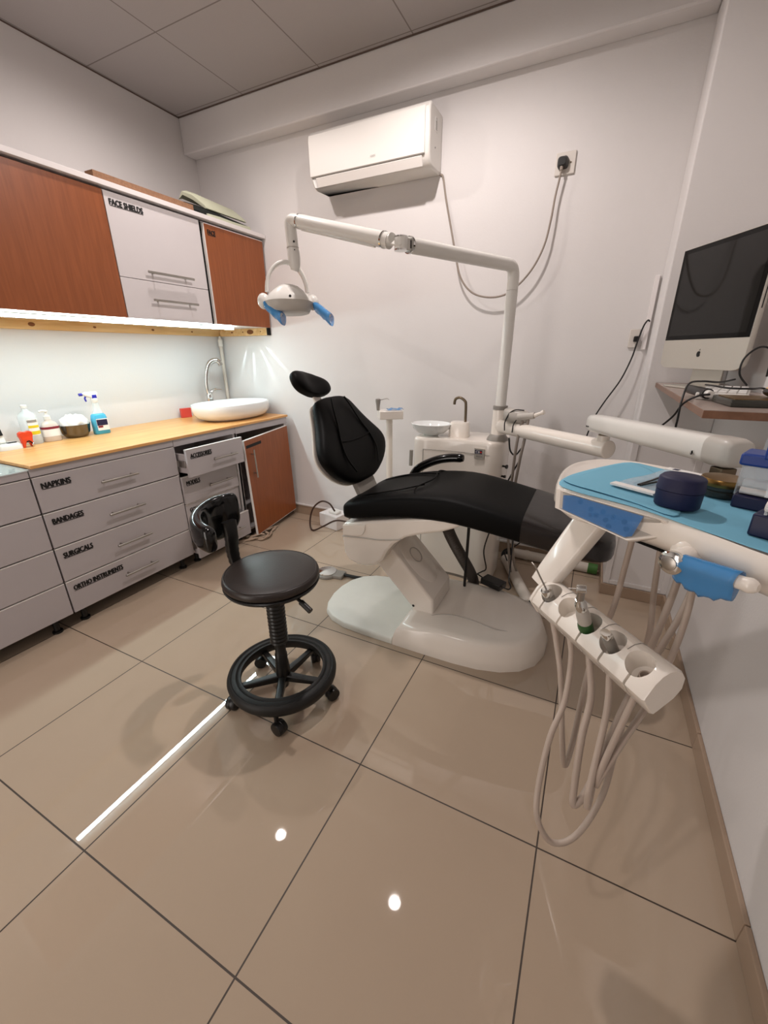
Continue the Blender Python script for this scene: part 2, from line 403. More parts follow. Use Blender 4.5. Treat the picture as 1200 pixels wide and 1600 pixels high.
# ------------------------------------------------------------------ cabinets along the left wall
XF = -1.75                                 # plane of the lower fronts
def bar_handle(x, y0, y1, z, root, parent, name='handle'):
    b = MB().tube([(x+.03, y0, z), (x+.03, y1, z)], .0066, 12)
    for t in (.14, .86):
        yy = y0 + (y1-y0)*t; b.tube([(x, yy, z), (x+.03, yy, z)], .0045, 8)
    return b.build(name, 'steel', root, parent=parent)
def drawer(root, y0, y1, z0, z1, txt=None, out=0.0, hy=None, box=False, tw=None):
    xf = XF + out
    b = MB().box(xf-.018, xf, y0, y1, z0, z1)
    if box:
        d = .46; bx0, bx1, by0, by1, bz0, bz1 = xf-.018-d, xf-.018, y0+.014, y1-.014, z0+.02, z1-.035
        b.box(bx0, bx1, by0, by0+.013, bz0, bz1); b.box(bx0, bx1, by1-.013, by1, bz0, bz1)
        b.box(bx0, bx0+.013, by0+.013, by1-.013, bz0, bz1); b.box(bx0+.013, bx1, by0+.013, by1-.013, bz0, bz0+.01)
    o = b.build('drawer', 'lam_shaded', root, bevel=.0012, seg=1)
    MB().box(xf-.017, xf+.0006, y0, y1, z1-.0022, z1+.0004).build('edge_band', 'edge', root, parent=o, smooth=0)
    if box:
        MB().box(xf-.40, xf-.03, y0+.004, y0+.0135, (z0+z1)/2-.03, (z0+z1)/2+.012).build('slide', 'steel', root, parent=o, bevel=.002)
    if txt:
        h = .027
        text_bm(txt, (xf+.0008, y0+.028, z1-.058), Y_, Z_, tw, h, bold=.085, underline=True).build('lettering', 'ink', root, parent=o, smooth=0)
    yc = hy if hy is not None else y0 + .385
    bar_handle(xf, yc-.103, yc+.103, (z0+z1)/2-.005, root, o)
    return o
def foot(root, x, y, h=.085):
    MB().lathe((x, y, 0), [(.024, 0), (.024, .01), (.014, .014), (.014, h-.012), (.026, h-.01), (.026, h)], 16).build('foot', 'black', root)
DZ = [(.657, .832), (.470, .649), (.280, .462), (.092, .272)]

# glass topped unit, nearest the camera
t = thing('drawer_unit', 'plain unlabelled drawer unit with a glass top at left frame edge', 'cabinet', (-2.08, -.5, 0), 'lower drawer units along the left wall')
MB().box(XL+.01, XF-.02, -1.02, .017, .088, .868).build('carcass', 'gapshade', t, bevel=.001)
MB().box(XF-.02, XF, -1.02, .019, .838, .872).build('rail', 'lam_shaded', t, bevel=.001)
for z0, z1 in DZ: drawer(t, -1.02, .018, z0, z1, hy=-.66)
MB().box(XL+.01, XF+.008, -1.02, .0225, .8725, .8785).build('glass_top', 'glass', t, bevel=.001)
for x, y in ((XF-.06, -.05), (XF-.06, -.95), (XL+.1, -.05), (XL+.1, -.95)): foot(t, x, y)
# paper under the glass
b = MB().box(XL+.15, XF-.06, -.62, -.05, .8682, .8692)
one(b, 'paper_sheet', 'cream', 'cream sheet of paper lying under the glass cabinet top', 'paper', smooth=0)

# four labelled drawers
t = thing('drawer_unit', 'drawer unit labelled napkins, bandages, surgicals and ortho instruments', 'cabinet', (-2.08, .405, 0), 'lower drawer units along the left wall')
MB().box(XL+.01, XF-.02, .024, .786, .088, .876).build('carcass', 'gapshade', t, bevel=.001)
MB().box(XF-.02, XF, .024, .786, .838, .876).build('rail', 'lam_shaded', t, bevel=.001)
for (z0, z1), s, tw in zip(DZ, ('NAPKINS', 'BANDAGES', 'SURGICALS', 'ORTHO INSTRUMENTS'), (.128, .142, .142, .262)):
    drawer(t, .026, .785, z0, z1, s, tw=tw)
for x, y in ((XF-.06, .09), (XF-.06, .73), (XL+.1, .09), (XL+.1, .73)): foot(t, x, y)

# unit with the pulled-out drawers
t = thing('drawer_unit', 'narrow drawer unit with its accessories drawer pulled open', 'cabinet', (-2.08, 1.04, 0), 'lower drawer units along the left wall')
b = MB()
b.box(XL+.01, XF-.02, .789, .805, .088, .876); b.box(XL+.01, XF-.02, 1.292, 1.308, .088, .876)
b.box(XL+.01, XF-.02, .805, 1.292, .088, .104); b.box(XL+.01, XL+.02, .805, 1.292, .104, .876)
b.build('carcass', 'lamw', t, bevel=.001)
MB().box(XF-.02, XF, .789, 1.30, .832, .876).build('rail', 'lam_shaded', t, bevel=.001)
MB().box(XL+.06, XL+.075, .806, 1.291, .105, .83).build('interior_shade', 'dark', t, smooth=0)  # black sheet painting the shade inside the unit
drawer(t, .800, 1.272, .640, .818, 'ACCESSORIES', out=.085, box=True, hy=1.085, tw=.165)
drawer(t, .792, 1.258, .452, .632, 'MODELS', out=.012, box=True, hy=1.08, tw=.105)
drawer(t, .792, 1.258, .262, .446, 'GOWNS', out=.0, box=True, hy=1.08, tw=.10)
drawer(t, .800, 1.285, .060, .250, None, out=.045, box=True, hy=1.10)
for x, y in ((XF-.06, .85), (XF-.06, 1.25)): foot(t, x, y)

# sink cabinet with the sagging door
t = thing('sink_cabinet', 'base cabinet under the sink with sagging orange wooden door', 'cabinet', (-2.08, 1.6, 0))
b = MB()
b.box(XL+.01, XF-.02, 1.310, 1.326, .05, .876); b.box(XL+.01, XF-.02, 1.866, 1.882, .05, .876)
b.box(XL+.01, XF-.02, 1.326, 1.866, .05, .066); b.box(XL+.01, XL+.02, 1.326, 1.866, .066, .876)
b.box(XF-.04, XF-.02, 1.310, 1.332, .066, .84)
b.build('carcass', 'lamw', t, bevel=.001)
MB().box(XF-.02, XF, 1.302, 1.882, .826, .876).build('rail', 'lam_shaded', t, bevel=.001)
MB().box(XL+.06, XL+.075, 1.327, 1.865, .067, .82).build('interior_shade', 'dark', t, smooth=0)  # black sheet painting the shade inside the sink cabinet
# the door in its own frame: hinge on the right, hanging open and dropped at the free edge
W, H = .562, .752
ang, sag = math.radians(6.0), math.radians(2.6)
hx = V((XF+.004, 1.880, .058))
du = V((math.sin(ang), -math.cos(ang), 0)); dn = V((math.cos(ang), math.sin(ang), 0))
dw = (du*math.cos(sag) - Z_*math.sin(sag)); dh = (Z_*math.cos(sag) + du*math.sin(sag))
def dpt(a, c, n): return hx + dw*a + dh*c + dn*n
b = MB().obox(dpt(W/2, H/2, .009), dw, dh, dn, W/2, H/2, .0085)
door = b.build('door', 'orange', t, bevel=.001, seg=1)
b = MB()
for a, c, ha, hc in ((W/2, H, W/2, .0015), (W/2, 0, W/2, .0015), (W, H/2, .0015, H/2)): b.obox(dpt(a, c, .009), dw, dh, dn, ha, hc, .009)
b.build('edge_band', 'edge', t, parent=door, smooth=0)
b = MB().tube([dpt(W-.06, H-.29, .048), dpt(W-.06, H-.075, .048)], .0058, 12)
for c in (H-.255, H-.11): b.tube([dpt(W-.06, c, .017), dpt(W-.06, c, .048)], .0045, 8)
b.build('handle', 'steel', t, parent=door)
b = MB().obox(dpt(W-.105, H-.05, .0178), dw, dh, dn, .09, .011, .0006); b.build('label_strip', 'ink', t, parent=door, smooth=0)
for y in (1.36, 1.83): foot(t, XF-.06, y, .05)

# the wood worktop
b = MB().box(XL, -1.738, .03, 1.886, .877, .893)
wt = b.build('worktop', 'counter', None, bevel=.0015, seg=2); loc_origin(wt)
tag(wt, 'long light orange wood worktop carrying the sink and bottles', 'worktop')

# ------------------------------------------------------------------ wall cabinets
XU = -1.85
ZU0, ZU1 = 1.562, 2.152
def wall_carcass(y0, y1, root):
    MB().box(XL, XU-.019, y0, y1, ZU0, ZU1+.006).build('carcass', 'lamw', root, bevel=.001)
t = thing('wall_cabinet', 'large plain orange wooden wall cabinet at the left frame edge', 'cabinet', (-2.14, .05, ZU0), 'wall cabinets')
wall_carcass(-.62, .734, t)
MB().box(XU-.018, XU, -.62, .733, ZU0, ZU1).build('door', 'orange', t, bevel=.001)
t = thing('wall_cabinet', 'white wall cabinet labelled face shields with two bar handles', 'cabinet', (-2.14, 1.03, ZU0), 'wall cabinets')
wall_carcass(.738, 1.332, t)
d1 = MB().box(XU-.018, XU, .738, 1.330, 1.766, ZU1).build('flap_door', 'lamu', t, bevel=.001)
bar_handle(XU, .893, 1.203, 1.806, t, d1)
text_bm('FACE SHIELDS', (XU+.0008, .762, 2.094), Y_, Z_, .185, .026, bold=.085, underline=True).build('lettering', 'ink', t, parent=d1, smooth=0)
d2 = MB().box(XU-.018, XU, .738, 1.330, ZU0, 1.763).build('flap_door', 'lamu', t, bevel=.001)
bar_handle(XU, .896, 1.207, 1.664, t, d2)
t = thing('wall_cabinet', 'orange wooden wall cabinet labelled face in the corner', 'cabinet', (-2.14, 1.63, ZU0), 'wall cabinets')
wall_carcass(1.366, 1.912, t)
MB().box(XU-.20, XU-.024, 1.3335, 1.3655, ZU0, ZU1).build('gap_shade_strip', 'dark', t, smooth=0)  # dark strip painting the shade in the gap between the two cabinets
d1 = MB().box(XU-.018, XU, 1.364, 1.908, ZU0, ZU1-.004).build('door', 'orange', t, bevel=.001)
b = MB()
b.box(XU-.018, XU+.0006, 1.362, 1.3675, ZU0, ZU1-.004); b.box(XU-.018, XU+.0006, 1.362, 1.908, ZU1-.0065, ZU1-.003)
b.build('edge_band', 'edge', t, parent=d1, smooth=0)
text_bm('FACE', (XU+.0008, 1.392, 2.090), Y_, Z_, .062, .026, bold=.085, underline=True).build('lettering', 'ink', t, parent=d1, smooth=0)
b = MB().box(XL, -1.832, -.62, 1.925, 2.166, 2.190); o = one(b, 'cabinet_top_board', 'lamw', 'long white board running along the top of the wall cabinets', 'board', bevel=.001)
# pine battens under the wall cabinets
b = MB().box(XL, XL+.028, -.62, YB, 1.508, 1.562); bat = one(b, 'pine_batten', 'pine', 'knotty pine batten on the left wall under the wall cabinets', 'batten', bevel=.001)
for y, r in ((.52, .012), (.87, .007), (1.28, .008), (1.62, .006)):
    MB().ell((XL+.0275, y, 1.535), (0, r*1.6, 0), (0, 0, r), (.002, 0, 0), 16, 6).build('knot', 'knot', bat)
mb = MB().box(XL+.03, -1.885, YB-.028, YB-.001, 1.508, 1.562)
t = thing('pine_batten', 'short knotty pine batten on the back wall under the corner cabinet', 'batten', (-2.15, YB-.014, 1.508))
mb.build('board', 'pine', t, bevel=.001)
for x, rx, rz in ((-2.06, .035, .018), (-2.14, .006, .006), (-1.95, .006, .005), (-2.26, .012, .006)):
    MB().ell((x, YB-.0285, 1.536), (rx, 0, 0), (0, 0, rz), (0, .0015, 0), 20, 6).build('knot', 'knot', t)
MB().box(-1.885, -1.868, YB-.03, YB-.001, 1.508, 1.562).build('end_cap', 'dark', t)
# the light strip
t = thing('led_strip_light', 'long bright white light strip under the wall cabinets', 'lamp', (-2.0, .5, 1.54))
MB().box(-2.012, -1.988, -.25, 1.655, 1.5555, 1.5615).build('housing', 'silver', t)
b = MB(); b.box(-2.010, -1.990, -.248, 1.653, 1.541, 1.5553)
bm = b.bm; bm.faces.ensure_lookup_table()
for f in bm.faces:
    f.normal_update()
    q = f.calc_center_median(); f.material_index = 0 if q.z < 1.5415 else (2 if q.x < -2.009 else 1)
b.build('diffuser', ['led', 'ledside', 'silver'], t, smooth=0)

# things on top of the wall cabinets
b = MB().obox((-1.885, 1.01, 2.2085), (0, 1, 0), (1, .03, 0), (0, 0, 1), .30, .03, .0175)
one(b, 'chipboard_strip', 'chip', 'rough brown chipboard strip lying on top of the wall cabinets', 'board')
t = thing('folded_cloth', 'pale green folded cloth with dark lining on top of corner cabinet', 'cloth', (-1.95, 1.56, 2.19))
b = MB(); rings = []
for y, dz in ((1.385, .0), (1.42, .012), (1.52, .008), (1.63, .004), (1.735, .0)):      # upper flap, lifted along its ridge
    rings.append([V((-2.06, y, 2.30+dz)), V((-2.03, y+.01, 2.345+dz)), V((-1.955, y+.02, 2.318+dz)), V((-1.885, y+.045, 2.262+dz)), V((-1.87, y+.05, 2.242)), V((-1.885, y+.05, 2.240)), V((-1.96, y+.025, 2.292+dz)), V((-2.03, y+.012, 2.325+dz))])
b.loft(rings).build('top_fold', 'cloth', t, bevel=.002, smooth=50)
b = MB(); rings = []
for y, dz in ((1.33, .0), (1.40, .045), (1.50, .045), (1.62, .035), (1.755, .015)):
    rings.append([V((-2.08, y, 2.195)), V((-2.03, y, 2.245+dz)), V((-1.94, y+.02, 2.232+dz*.7)), V((-1.868, y+.035, 2.216+dz*.3)), V((-1.860, y+.035, 2.202)), V((-1.875, y+.03, 2.195))])
b.loft(rings).build('lining', 'clothd', t, bevel=.002)
b = MB(); rings = []
for y, dz in ((1.40, .0), (1.50, .004), (1.62, .002), (1.775, .006)):
    rings.append([V((-1.93, y, 2.1905)), V((-1.92, y, 2.212+dz)), V((-1.850, y+.02, 2.208+dz)), V((-1.843, y+.02, 2.1905))])
b.loft(rings).build('lower_fold', 'cloth', t, bevel=.002)

# ------------------------------------------------------------------ on the worktop
ZT = .8932
# basin
t = thing('vessel_sink', 'white oval countertop basin at the end of the worktop', 'sink', (-2.06, 1.60, ZT))
b = MB(); c = V((-2.03, 1.575, ZT))
def oring(a, bb, h): return rring(c+V((0,0,h*1.12)), Y_, X_, a*1.22, bb*1.18, 56, 2.3)
b.loft([oring(.195, .13, 0), oring(.202, .137, .005), oring(.240, .170, .020), oring(.260, .186, .046), oring(.267, .191, .075), oring(.268, .192, .105), oring(.266, .190, .108), oring(.258, .182, .108), oring(.250, .174, .098), oring(.225, .15, .06), oring(.17, .10, .035), oring(.03, .03, .03)])
b.build('basin', 'porcelain', t, smooth=60)
MB().lathe((-2.03, 1.575, ZT+.0340), [(.024, 0), (.024, .003), (.018, .004)], 24).build('drain', 'chrome', t)
# tap stands on the worktop behind the basin
t = thing('basin_tap', 'tall curved metal mixer tap standing behind the white basin', 'tap', (-2.31, 1.615, ZT))
x, y = -2.31, 1.615
MB().lathe((x, y, ZT), [(.026, 0), (.026, .01), (.02, .014), (.02, .10), (.026, .112), (.028, .16), (.022, .172)], 24).build('body', 'chrome', t)
d = V((.25, .35, 0)).normalized()
p = cr([(x, y, ZT+.16), (x-.004, y-.008, ZT+.23), V((x, y, ZT+.33))+d*.005, V((x, y, ZT+.405))+d*.035, V((x, y, ZT+.43))+d*.085, V((x, y, ZT+.412))+d*.115], 6)
MB().tube(p, [.019]*len(p), 14).build('spout', 'chrome', t)
e = V((x, y, ZT+.412))+d*.115
MB().tube([e, e+V((0.004, .004, -.022))], .019, 14).build('aerator', 'steel', t)
p = cr([(x, y+.012, ZT+.165), (x+.005, y+.03, ZT+.195), (x+.012, y+.07, ZT+.205), (x+.02, y+.115, ZT+.20)], 5)
MB().tube(p, [.016, .016, .015, .014, .012, .011, .010, .010, .009, .009, .008, .008, .007, .007, .006, .005][:len(p)], 10).build('lever', 'chrome', t)
# pipe in the corner
t = thing('water_pipe', 'pale vertical pipe in the corner behind the basin', 'pipe', (-2.395, 1.89, ZT))
MB().tube([(-2.395, 1.89, ZT), (-2.395, 1.89, 1.45)], .014, 14).build('pipe', 'pvc', t)
MB().lathe((-2.395, 1.89, 1.43), [(.018, 0), (.02, .003), (.02, .05), (.012, .06), (.008, .08)], 16).build('coupling', 'gloss2', t)
# red box behind the basin
b = MB().obox((-2.385, 1.42, ZT+.037), (.2, 1, 0), (1, -.2, 0), (0, 0, 1), .042, .012, .0365)
one(b, 'small_box', 'redp', 'small coral red box behind the left end of the white basin', 'box', bevel=.002)
# spray bottle
def spray():
    x, y = -2.285, .69; t = thing('spray_bottle', 'blue cleaning spray bottle with white and violet trigger head', 'spray bottle', (x, y, ZT))
    c = V((x, y, ZT)); dy = V((.12, 1, 0)).normalized(); dx = V((1, -.12, 0)).normalized()
    r = lambda h, a, bb: rring(c+Z_*h, dy, dx, a, bb, 32, 3)
    b = MB().loft([r(0, .044, .025), r(.004, .047, .028), r(.09, .046, .028), r(.118, .040, .026), r(.128, .03, .02)]); b.build('liquid_body', 'blueliq', t, smooth=60)
    b = MB().loft([r(.1282, .031, .021), r(.145, .022, .018), r(.17, .017, .016), r(.195, .017, .016)]); b.build('shoulder', 'clearb', t, smooth=60)
    b = MB().lathe(c+Z_*.195, [(.018, 0), (.019, .002), (.019, .024), (.016, .027)], 24); b.build('collar', 'gloss2', t)
    b = MB().loft([rring(c+Z_*.222-dy*.0, dy, dx, .016, .012, 20), rring(c+Z_*.235-dy*.012, dy, dx, .034, .013, 20), rring(c+Z_*.252-dy*.018, dy, dx, .046, .013, 20), rring(c+Z_*.262-dy*.012, dy, dx, .034, .010, 20)]); head = b.build('trigger_head', 'gloss2', t, smooth=60)
    MB().obox(c+Z_*.232+dy*.0, dy, dx, Z_, .014, .0135, .012).build('grip_patch', 'violet', t, parent=head, bevel=.003)
    MB().tube([c+Z_*.248-dy*.06, c+Z_*.247-dy*.078], .009, 12).build('nozzle', 'violet', t, parent=head)
    MB().tube(cr([c+Z_*.238-dy*.042, c+Z_*.222-dy*.05, c+Z_*.205-dy*.046], 4), .005, 8).build('trigger', 'violet', t, parent=head)
    lb = MB().obox(c+Z_*.06+dx*.0285+dy*.004, dy, Z_, dx, .034, .036, .0008).build('label', 'paper', t, smooth=0)
    MB().obox(c+Z_*.073+dx*.0296+dy*.002, dy, Z_, dx, .031, .018, .0005).build('label_band', 'navy', t, parent=lb, smooth=0)
    MB().obox(c+Z_*.047+dx*.0296-dy*.012, dy, Z_, dx, .014, .006, .0005).build('label_patch', 'maroon', t, parent=lb, smooth=0)
spray()
# foil bowl with cotton
t = thing('metal_bowl', 'shiny metal bowl heaped with white wrapped cotton beside the spray bottle', 'bowl', (-2.31, .545, ZT))
MB().lathe((-2.31, .552, ZT), [(.050, 0), (.060, .003), (.077, .03), (.086, .076), (.0885, .078), (.085, .076), (.073, .03), (.045, .006)], 40, sx=.82, sy=1.0, xdir=(1, 0, 0)).build('bowl', 'bowlm', t, smooth=60)
b = MB().ell((-2.31, .552, ZT+.080), (.062, 0, 0), (0, .076, 0), (0, 0, .058), 48, 24)
rnd = random.Random(4)
for v in b.bm.verts:
    d = v.co-V((-2.31, .552, ZT+.080)); k = 1+.09*math.sin(d.x*95+d.z*90)*math.sin(d.y*90+1)+.05*math.sin(d.y*230+d.z*180+d.x*120)
    v.co = V((-2.31, .552, ZT+.080))+d*min(k, 1.12)
b.build('cotton_heap', 'cotton', t, smooth=80)
# pump bottle
t = thing('pump_bottle', 'clear gel pump bottle with maroon striped label', 'bottle', (-2.305, .415, ZT))
c = V((-2.305, .415, ZT)); q = lambda h, a, bb: rring(c+Z_*h, Y_, X_, a, bb, 32, 2.8)
MB().loft([q(0, .042, .026), q(.004, .045, .028), q(.09, .043, .027), q(.108, .034, .022), q(.118, .015, .015), q(.126, .015, .015)]).build('bottle_body', 'amber', t, smooth=60)
MB().lathe(c+Z_*.1262, [(.017, 0), (.017, .018), (.008, .022), (.006, .04), (.012, .043), (.012, .05), (.004, .053)], 20).build('pump_collar', 'gloss2', t)
MB().tube(cr([c+Z_*.172, c+Z_*.176-Y_*.014, c+Z_*.172-Y_*.034], 4), .006, 10).build('pump_spout', 'gloss2', t)
lb = MB().loft([rring(c+Z_*h, Y_, X_, .0452, .0288, 32, 2.8) for h in (.03, .088)], False, False).build('label', 'paper', t, smooth=60)
MB().loft([rring(c+Z_*h, Y_, X_, .0456, .0292, 32, 2.8) for h in (.072, .086)], False, False).build('label_stripe', 'maroon', t, parent=lb, smooth=60)
# tall bottle
t = thing('tall_bottle', 'tall translucent white bottle with yellow label behind red tooth', 'bottle', (-2.32, .325, ZT))
c = V((-2.32, .325, ZT))
MB().lathe(c, [(.04, 0), (.043, .004), (.043, .15), (.036, .168), (.016, .185), (.013, .198)], 32).build('bottle_body', 'clearb', t, smooth=50)
MB().lathe(c+Z_*.1985, [(.015, 0), (.015, .016), (.009, .02)], 20).build('cap', 'gloss2', t)
a0 = -.2
def arc_patch(h0, h1, r, w0, w1, name, m_, parent=None):
    b = MB(); lo = [c+Z_*h0+r*V((math.cos(a), math.sin(a), 0)) for a in [w0+(w1-w0)*i/10 for i in range(11)]]
    hi = [p+Z_*(h1-h0) for p in lo]; lo2 = [p + (p-c-Z_*h0).normalized()*.0006 for p in lo]; hi2 = [p+Z_*(h1-h0) for p in lo2]
    b.loft([lo, hi, hi2, lo2], closed=False, loop=True); return b.build(name, m_, t, parent=parent, smooth=60)
lb = arc_patch(.05, .14, .0432, -.55, .75, 'label', 'paper')
arc_patch(.092, .106, .0439, -.55, .75, 'label_band', 'yellow', lb); arc_patch(.055, .074, .0439, -.55, .75, 'label_band', 'yellow', lb); arc_patch(.122, .136, .0439, -.55, .6, 'label_print', 'grayp', lb)
# red tooth holder
t = thing('tooth_holder', 'orange red tooth shaped holder on the worktop edge', 'holder', (-2.235, .255, ZT))
c = V((-2.235, .255, ZT)); dy = V((-.1, 1, 0)).normalized(); dn = V((1, .1, 0)).normalized()
pts = [(-.027, 0), (-.026, .03), (-.029, .05), (-.034, .066), (-.032, .082), (-.018, .088), (0, .084), (.018, .088), (.032, .082), (.034, .066), (.029, .05), (.026, .03), (.027, 0), (.016, .0), (.011, .022), (0, .030), (-.011, .022), (-.016, 0)]
b = MB().prism([c+dy*p+Z_*q_-dn*.011 for p, q_ in pts], dn*.022); b.build('tooth_body', 'red', t, bevel=.004, seg=3)
MB().ell(c+Z_*.012+dn*.014+dy*.02, dy*.007, dn*.006, Z_*.012, 12, 8).build('ball_foot', 'chrome', t)
MB().tube(cr([c+Z_*.03-dy*.008+dn*.012, c+Z_*.034+dy*.004+dn*.014, c+Z_*.024+dy*.014+dn*.014, c+Z_*.014+dy*.02+dn*.014], 4), .003, 8).build('wire_clip', 'dark', t)
# white device at the frame edge
t = thing('charging_base', 'white curing light charger with dark buttons at left frame edge', 'device', (-2.29, .165, ZT))
c = V((-2.27, .180, ZT))
MB().loft([rring(c, Y_, X_, .058, .05, 28, 3.5), rring(c+Z_*.022, Y_, X_, .057, .049, 28, 3.5), rring(c+Z_*.034, Y_, X_, .045, .04, 28, 3.2)]).build('base', 'gloss2', t, smooth=50)
MB().obox(c+V((.02, .012, .036)), V((0, 1, 0)), V((1, 0, .1)), Z_, .02, .014, .003).build('button_pad', 'black', t, bevel=.003)
MB().obox(c+V((-.01, -.03, .085)), V((0, 1, 0)), V((1, 0, .35)), V((-.35, 0, 1)), .022, .014, .055).build('handset', 'gloss2', t, bevel=.006, seg=3)
MB().obox(c+V((.007, -.026, .10)), V((0, 1, 0)), V((1, 0, .35)), V((-.35, 0, 1)), .014, .003, .024).build('display', 'dark', t, bevel=.002)

# ------------------------------------------------------------------ air conditioner on the back wall
t = thing('air_conditioner', 'white wall air conditioner above the dental lamp arm', 'air conditioner', (-.865, YB, 2.335))
ax0, ax1, yb, yf = -1.262, -.472, YB-.002, YB-.205
def acs(x): return [V((x, yb, 2.345)), V((x, yb, 2.622)), V((x, yf+.03, 2.624)), V((x, yf+.006, 2.606)), V((x, yf, 2.575)), V((x, yf+.004, 2.395)), V((x, yf+.03, 2.352)), V((x, yf+.06, 2.338))]
MB().loft([acs(ax0), acs(ax0+.012), acs(ax1-.012), acs(ax1)]).build('housing', 'acw', t, bevel=.012, seg=3, smooth=40)
MB().prism([V((ax0+.004, yf-.004, 2.393)), V((ax0+.004, yf-.008, 2.57)), V((ax0+.004, yf+.0, 2.60)), V((ax0+.004, yf+.02, 2.60)), V((ax0+.004, yf+.02, 2.393))], (ax1-ax0-.03, 0, 0)).build('front_panel', 'acw', t, bevel=.003)
MB().prism([V((ax0+.04, yf+.002, 2.386)), V((ax0+.04, yf+.026, 2.343)), V((ax0+.04, yf+.034, 2.349)), V((ax0+.04, yf+.01, 2.39))], (ax1-ax0-.085, 0, 0)).build('louvre_flap', 'edge', t, bevel=.002)
MB().prism([V((ax0+.03, yf+.0, 2.3895)), V((ax0+.03, yf-.001, 2.3925)), V((ax0+.03, yf+.02, 2.3925)), V((ax0+.03, yf+.02, 2.3895))], (ax1-ax0-.06, 0, 0)).build('slot_line', 'grayp', t, smooth=0)
text_bm('GREE', (ax0+.43, yf-.0085, 2.425), X_, Z_, .034, .009, depth=.0006).build('logo', 'grayp', t, smooth=0)
MB().obox((ax1+.0008, yf+.10, 2.545), Y_, Z_, X_, .022, .03, .0004).build('energy_label', 'paper', t, smooth=0)
b = MB()
for k in range(5): b.obox((ax1+.0014, yf+.10, 2.523+.008*k), Y_, Z_, X_, .014, .0022, .0003)
b.torus((ax1+.0014, yf+.10, 2.565), .008, .0012, (1, 0, 0), 20, 6)
b.build('label_print', 'grayp', t, smooth=0)
MB().lathe((ax1+.0006, yf+.09, 2.44), [(.004, 0), (.004, .001)], 12, axis=(1, 0, 0)).build('screw_hole', 'dark', t)
# supply cable
cp = [(-.478, 1.925, 2.35), (-.457, 1.922, 2.335), (-.432, 1.918, 2.227), (-.392, 1.915, 2.077), (-.352, 1.90, 1.94), (-.306, 1.885, 1.80), (-.227, 1.875, 1.713), (-.126, 1.87, 1.68), (-.03, 1.87, 1.687), (.047, 1.87, 1.734), (.119, 1.872, 1.818), (.165, 1.878, 1.924), (.183, 1.885, 2.043), (.190, 1.89, 2.144), (.203, 1.89, 2.235), (.205, 1.888, 2.262)]
b = MB().tube(cr(cp, 6), .0055, 10)
one(b, 'power_cable', 'cable', 'grey power cable drooping from air conditioner to the high wall socket', 'cable')
t = thing('wall_socket', 'white wall socket high on back wall with black plug', 'socket', (.216, YB, 2.24))
MB().box(.168, .266, YB-.010, YB-.0, 2.243, 2.343).build('face_plate', 'plug', t, bevel=.004)
b = MB()
for p in (.24, .25): pass
b.lathe((.244, YB-.0105, 2.293), [(.004, 0), (.004, .001)], 12, axis=(0, -1, 0))
b.build('screw', 'brass', t)
t = thing('power_plug', 'black plug in the high wall socket', 'plug', (.205, YB-.04, 2.29))
MB().loft([rring((.207, YB-.0102, 2.293), X_, Z_, .026, .026, 20, 4), rring((.205, YB-.035, 2.293), X_, Z_, .025, .025, 20, 4), rring((.203, YB-.05, 2.294), X_, Z_, .018, .018, 20, 3)]).build('plug_body', 'black', t, smooth=50)
MB().tube([(.204, YB-.038, 2.272), (.2045, YB-.042, 2.255)], .008, 12).build('cord_grip', 'cable', t)

# ------------------------------------------------------------------ dental chair
YC = .93
ch = thing('dental_chair', 'black padded dental chair on white base', 'dental chair', (-.05, YC, 0))
# floor base: thin plate on the left, domed hump on the right
def half_outline(x0, x1, y0, y1, rl, n=14, right=False): pass
pl = []
cx, cy = -.36, .90
left = [(-.178, .636), (-.35, .637), (-.47, .645), (-.56, .672), (-.62, .715), (-.655, .78), (-.675, .87), (-.675, .96), (-.655, 1.05), (-.61, 1.12), (-.54, 1.165), (-.44, 1.19), (-.178, 1.20)]
b = MB()
def inset(poly, c, f): return [(c[0]+(x-c[0])*f, c[1]+(y-c[1])*f) for x, y in poly]
rings = [[V((x, y, z)) for x, y in inset(left, (-.178, .918), f)] for z, f in ((.0, 1), (.022, 1), (.032, .99), (.037, .965))]
b.loft(rings).build('foot_plate', 'plate', ch, bevel=.002, smooth=40)
right = [(-.176, .636), (0, .636), (.14, .638), (.25, .648), (.35, .675), (.43, .72), (.49, .79), (.52, .88), (.525, .97), (.50, 1.06), (.45, 1.13), (.37, 1.18), (.26, 1.21), (.1, 1.215), (-.176, 1.205)]
c0 = (.12, .925)
def hump(z, f, dx=0, x0=-.176):
    return [V((max(c0[0]+(x-c0[0])*f+dx, x0), c0[1]+(y-c0[1])*f, z)) for x, y in right]
b = MB().loft([hump(0, 1), hump(.03, 1), hump(.055, .985), hump(.085, .955, .0, -.165), hump(.112, .925, .0, -.145), hump(.128, .88, .005, -.12), hump(.134, .80, .01, -.09), hump(.136, .4, .01, -.06)])
b.build('base_cover', 'gloss', ch, smooth=60)
b = MB().tube(cr([(-.10, .70, .121), (.02, .80, .1355), (.15, .82, .136), (.30, .80, .134), (.42, .845, .125)], 6), .004, 8); b.build('base_seam', 'midg', ch)
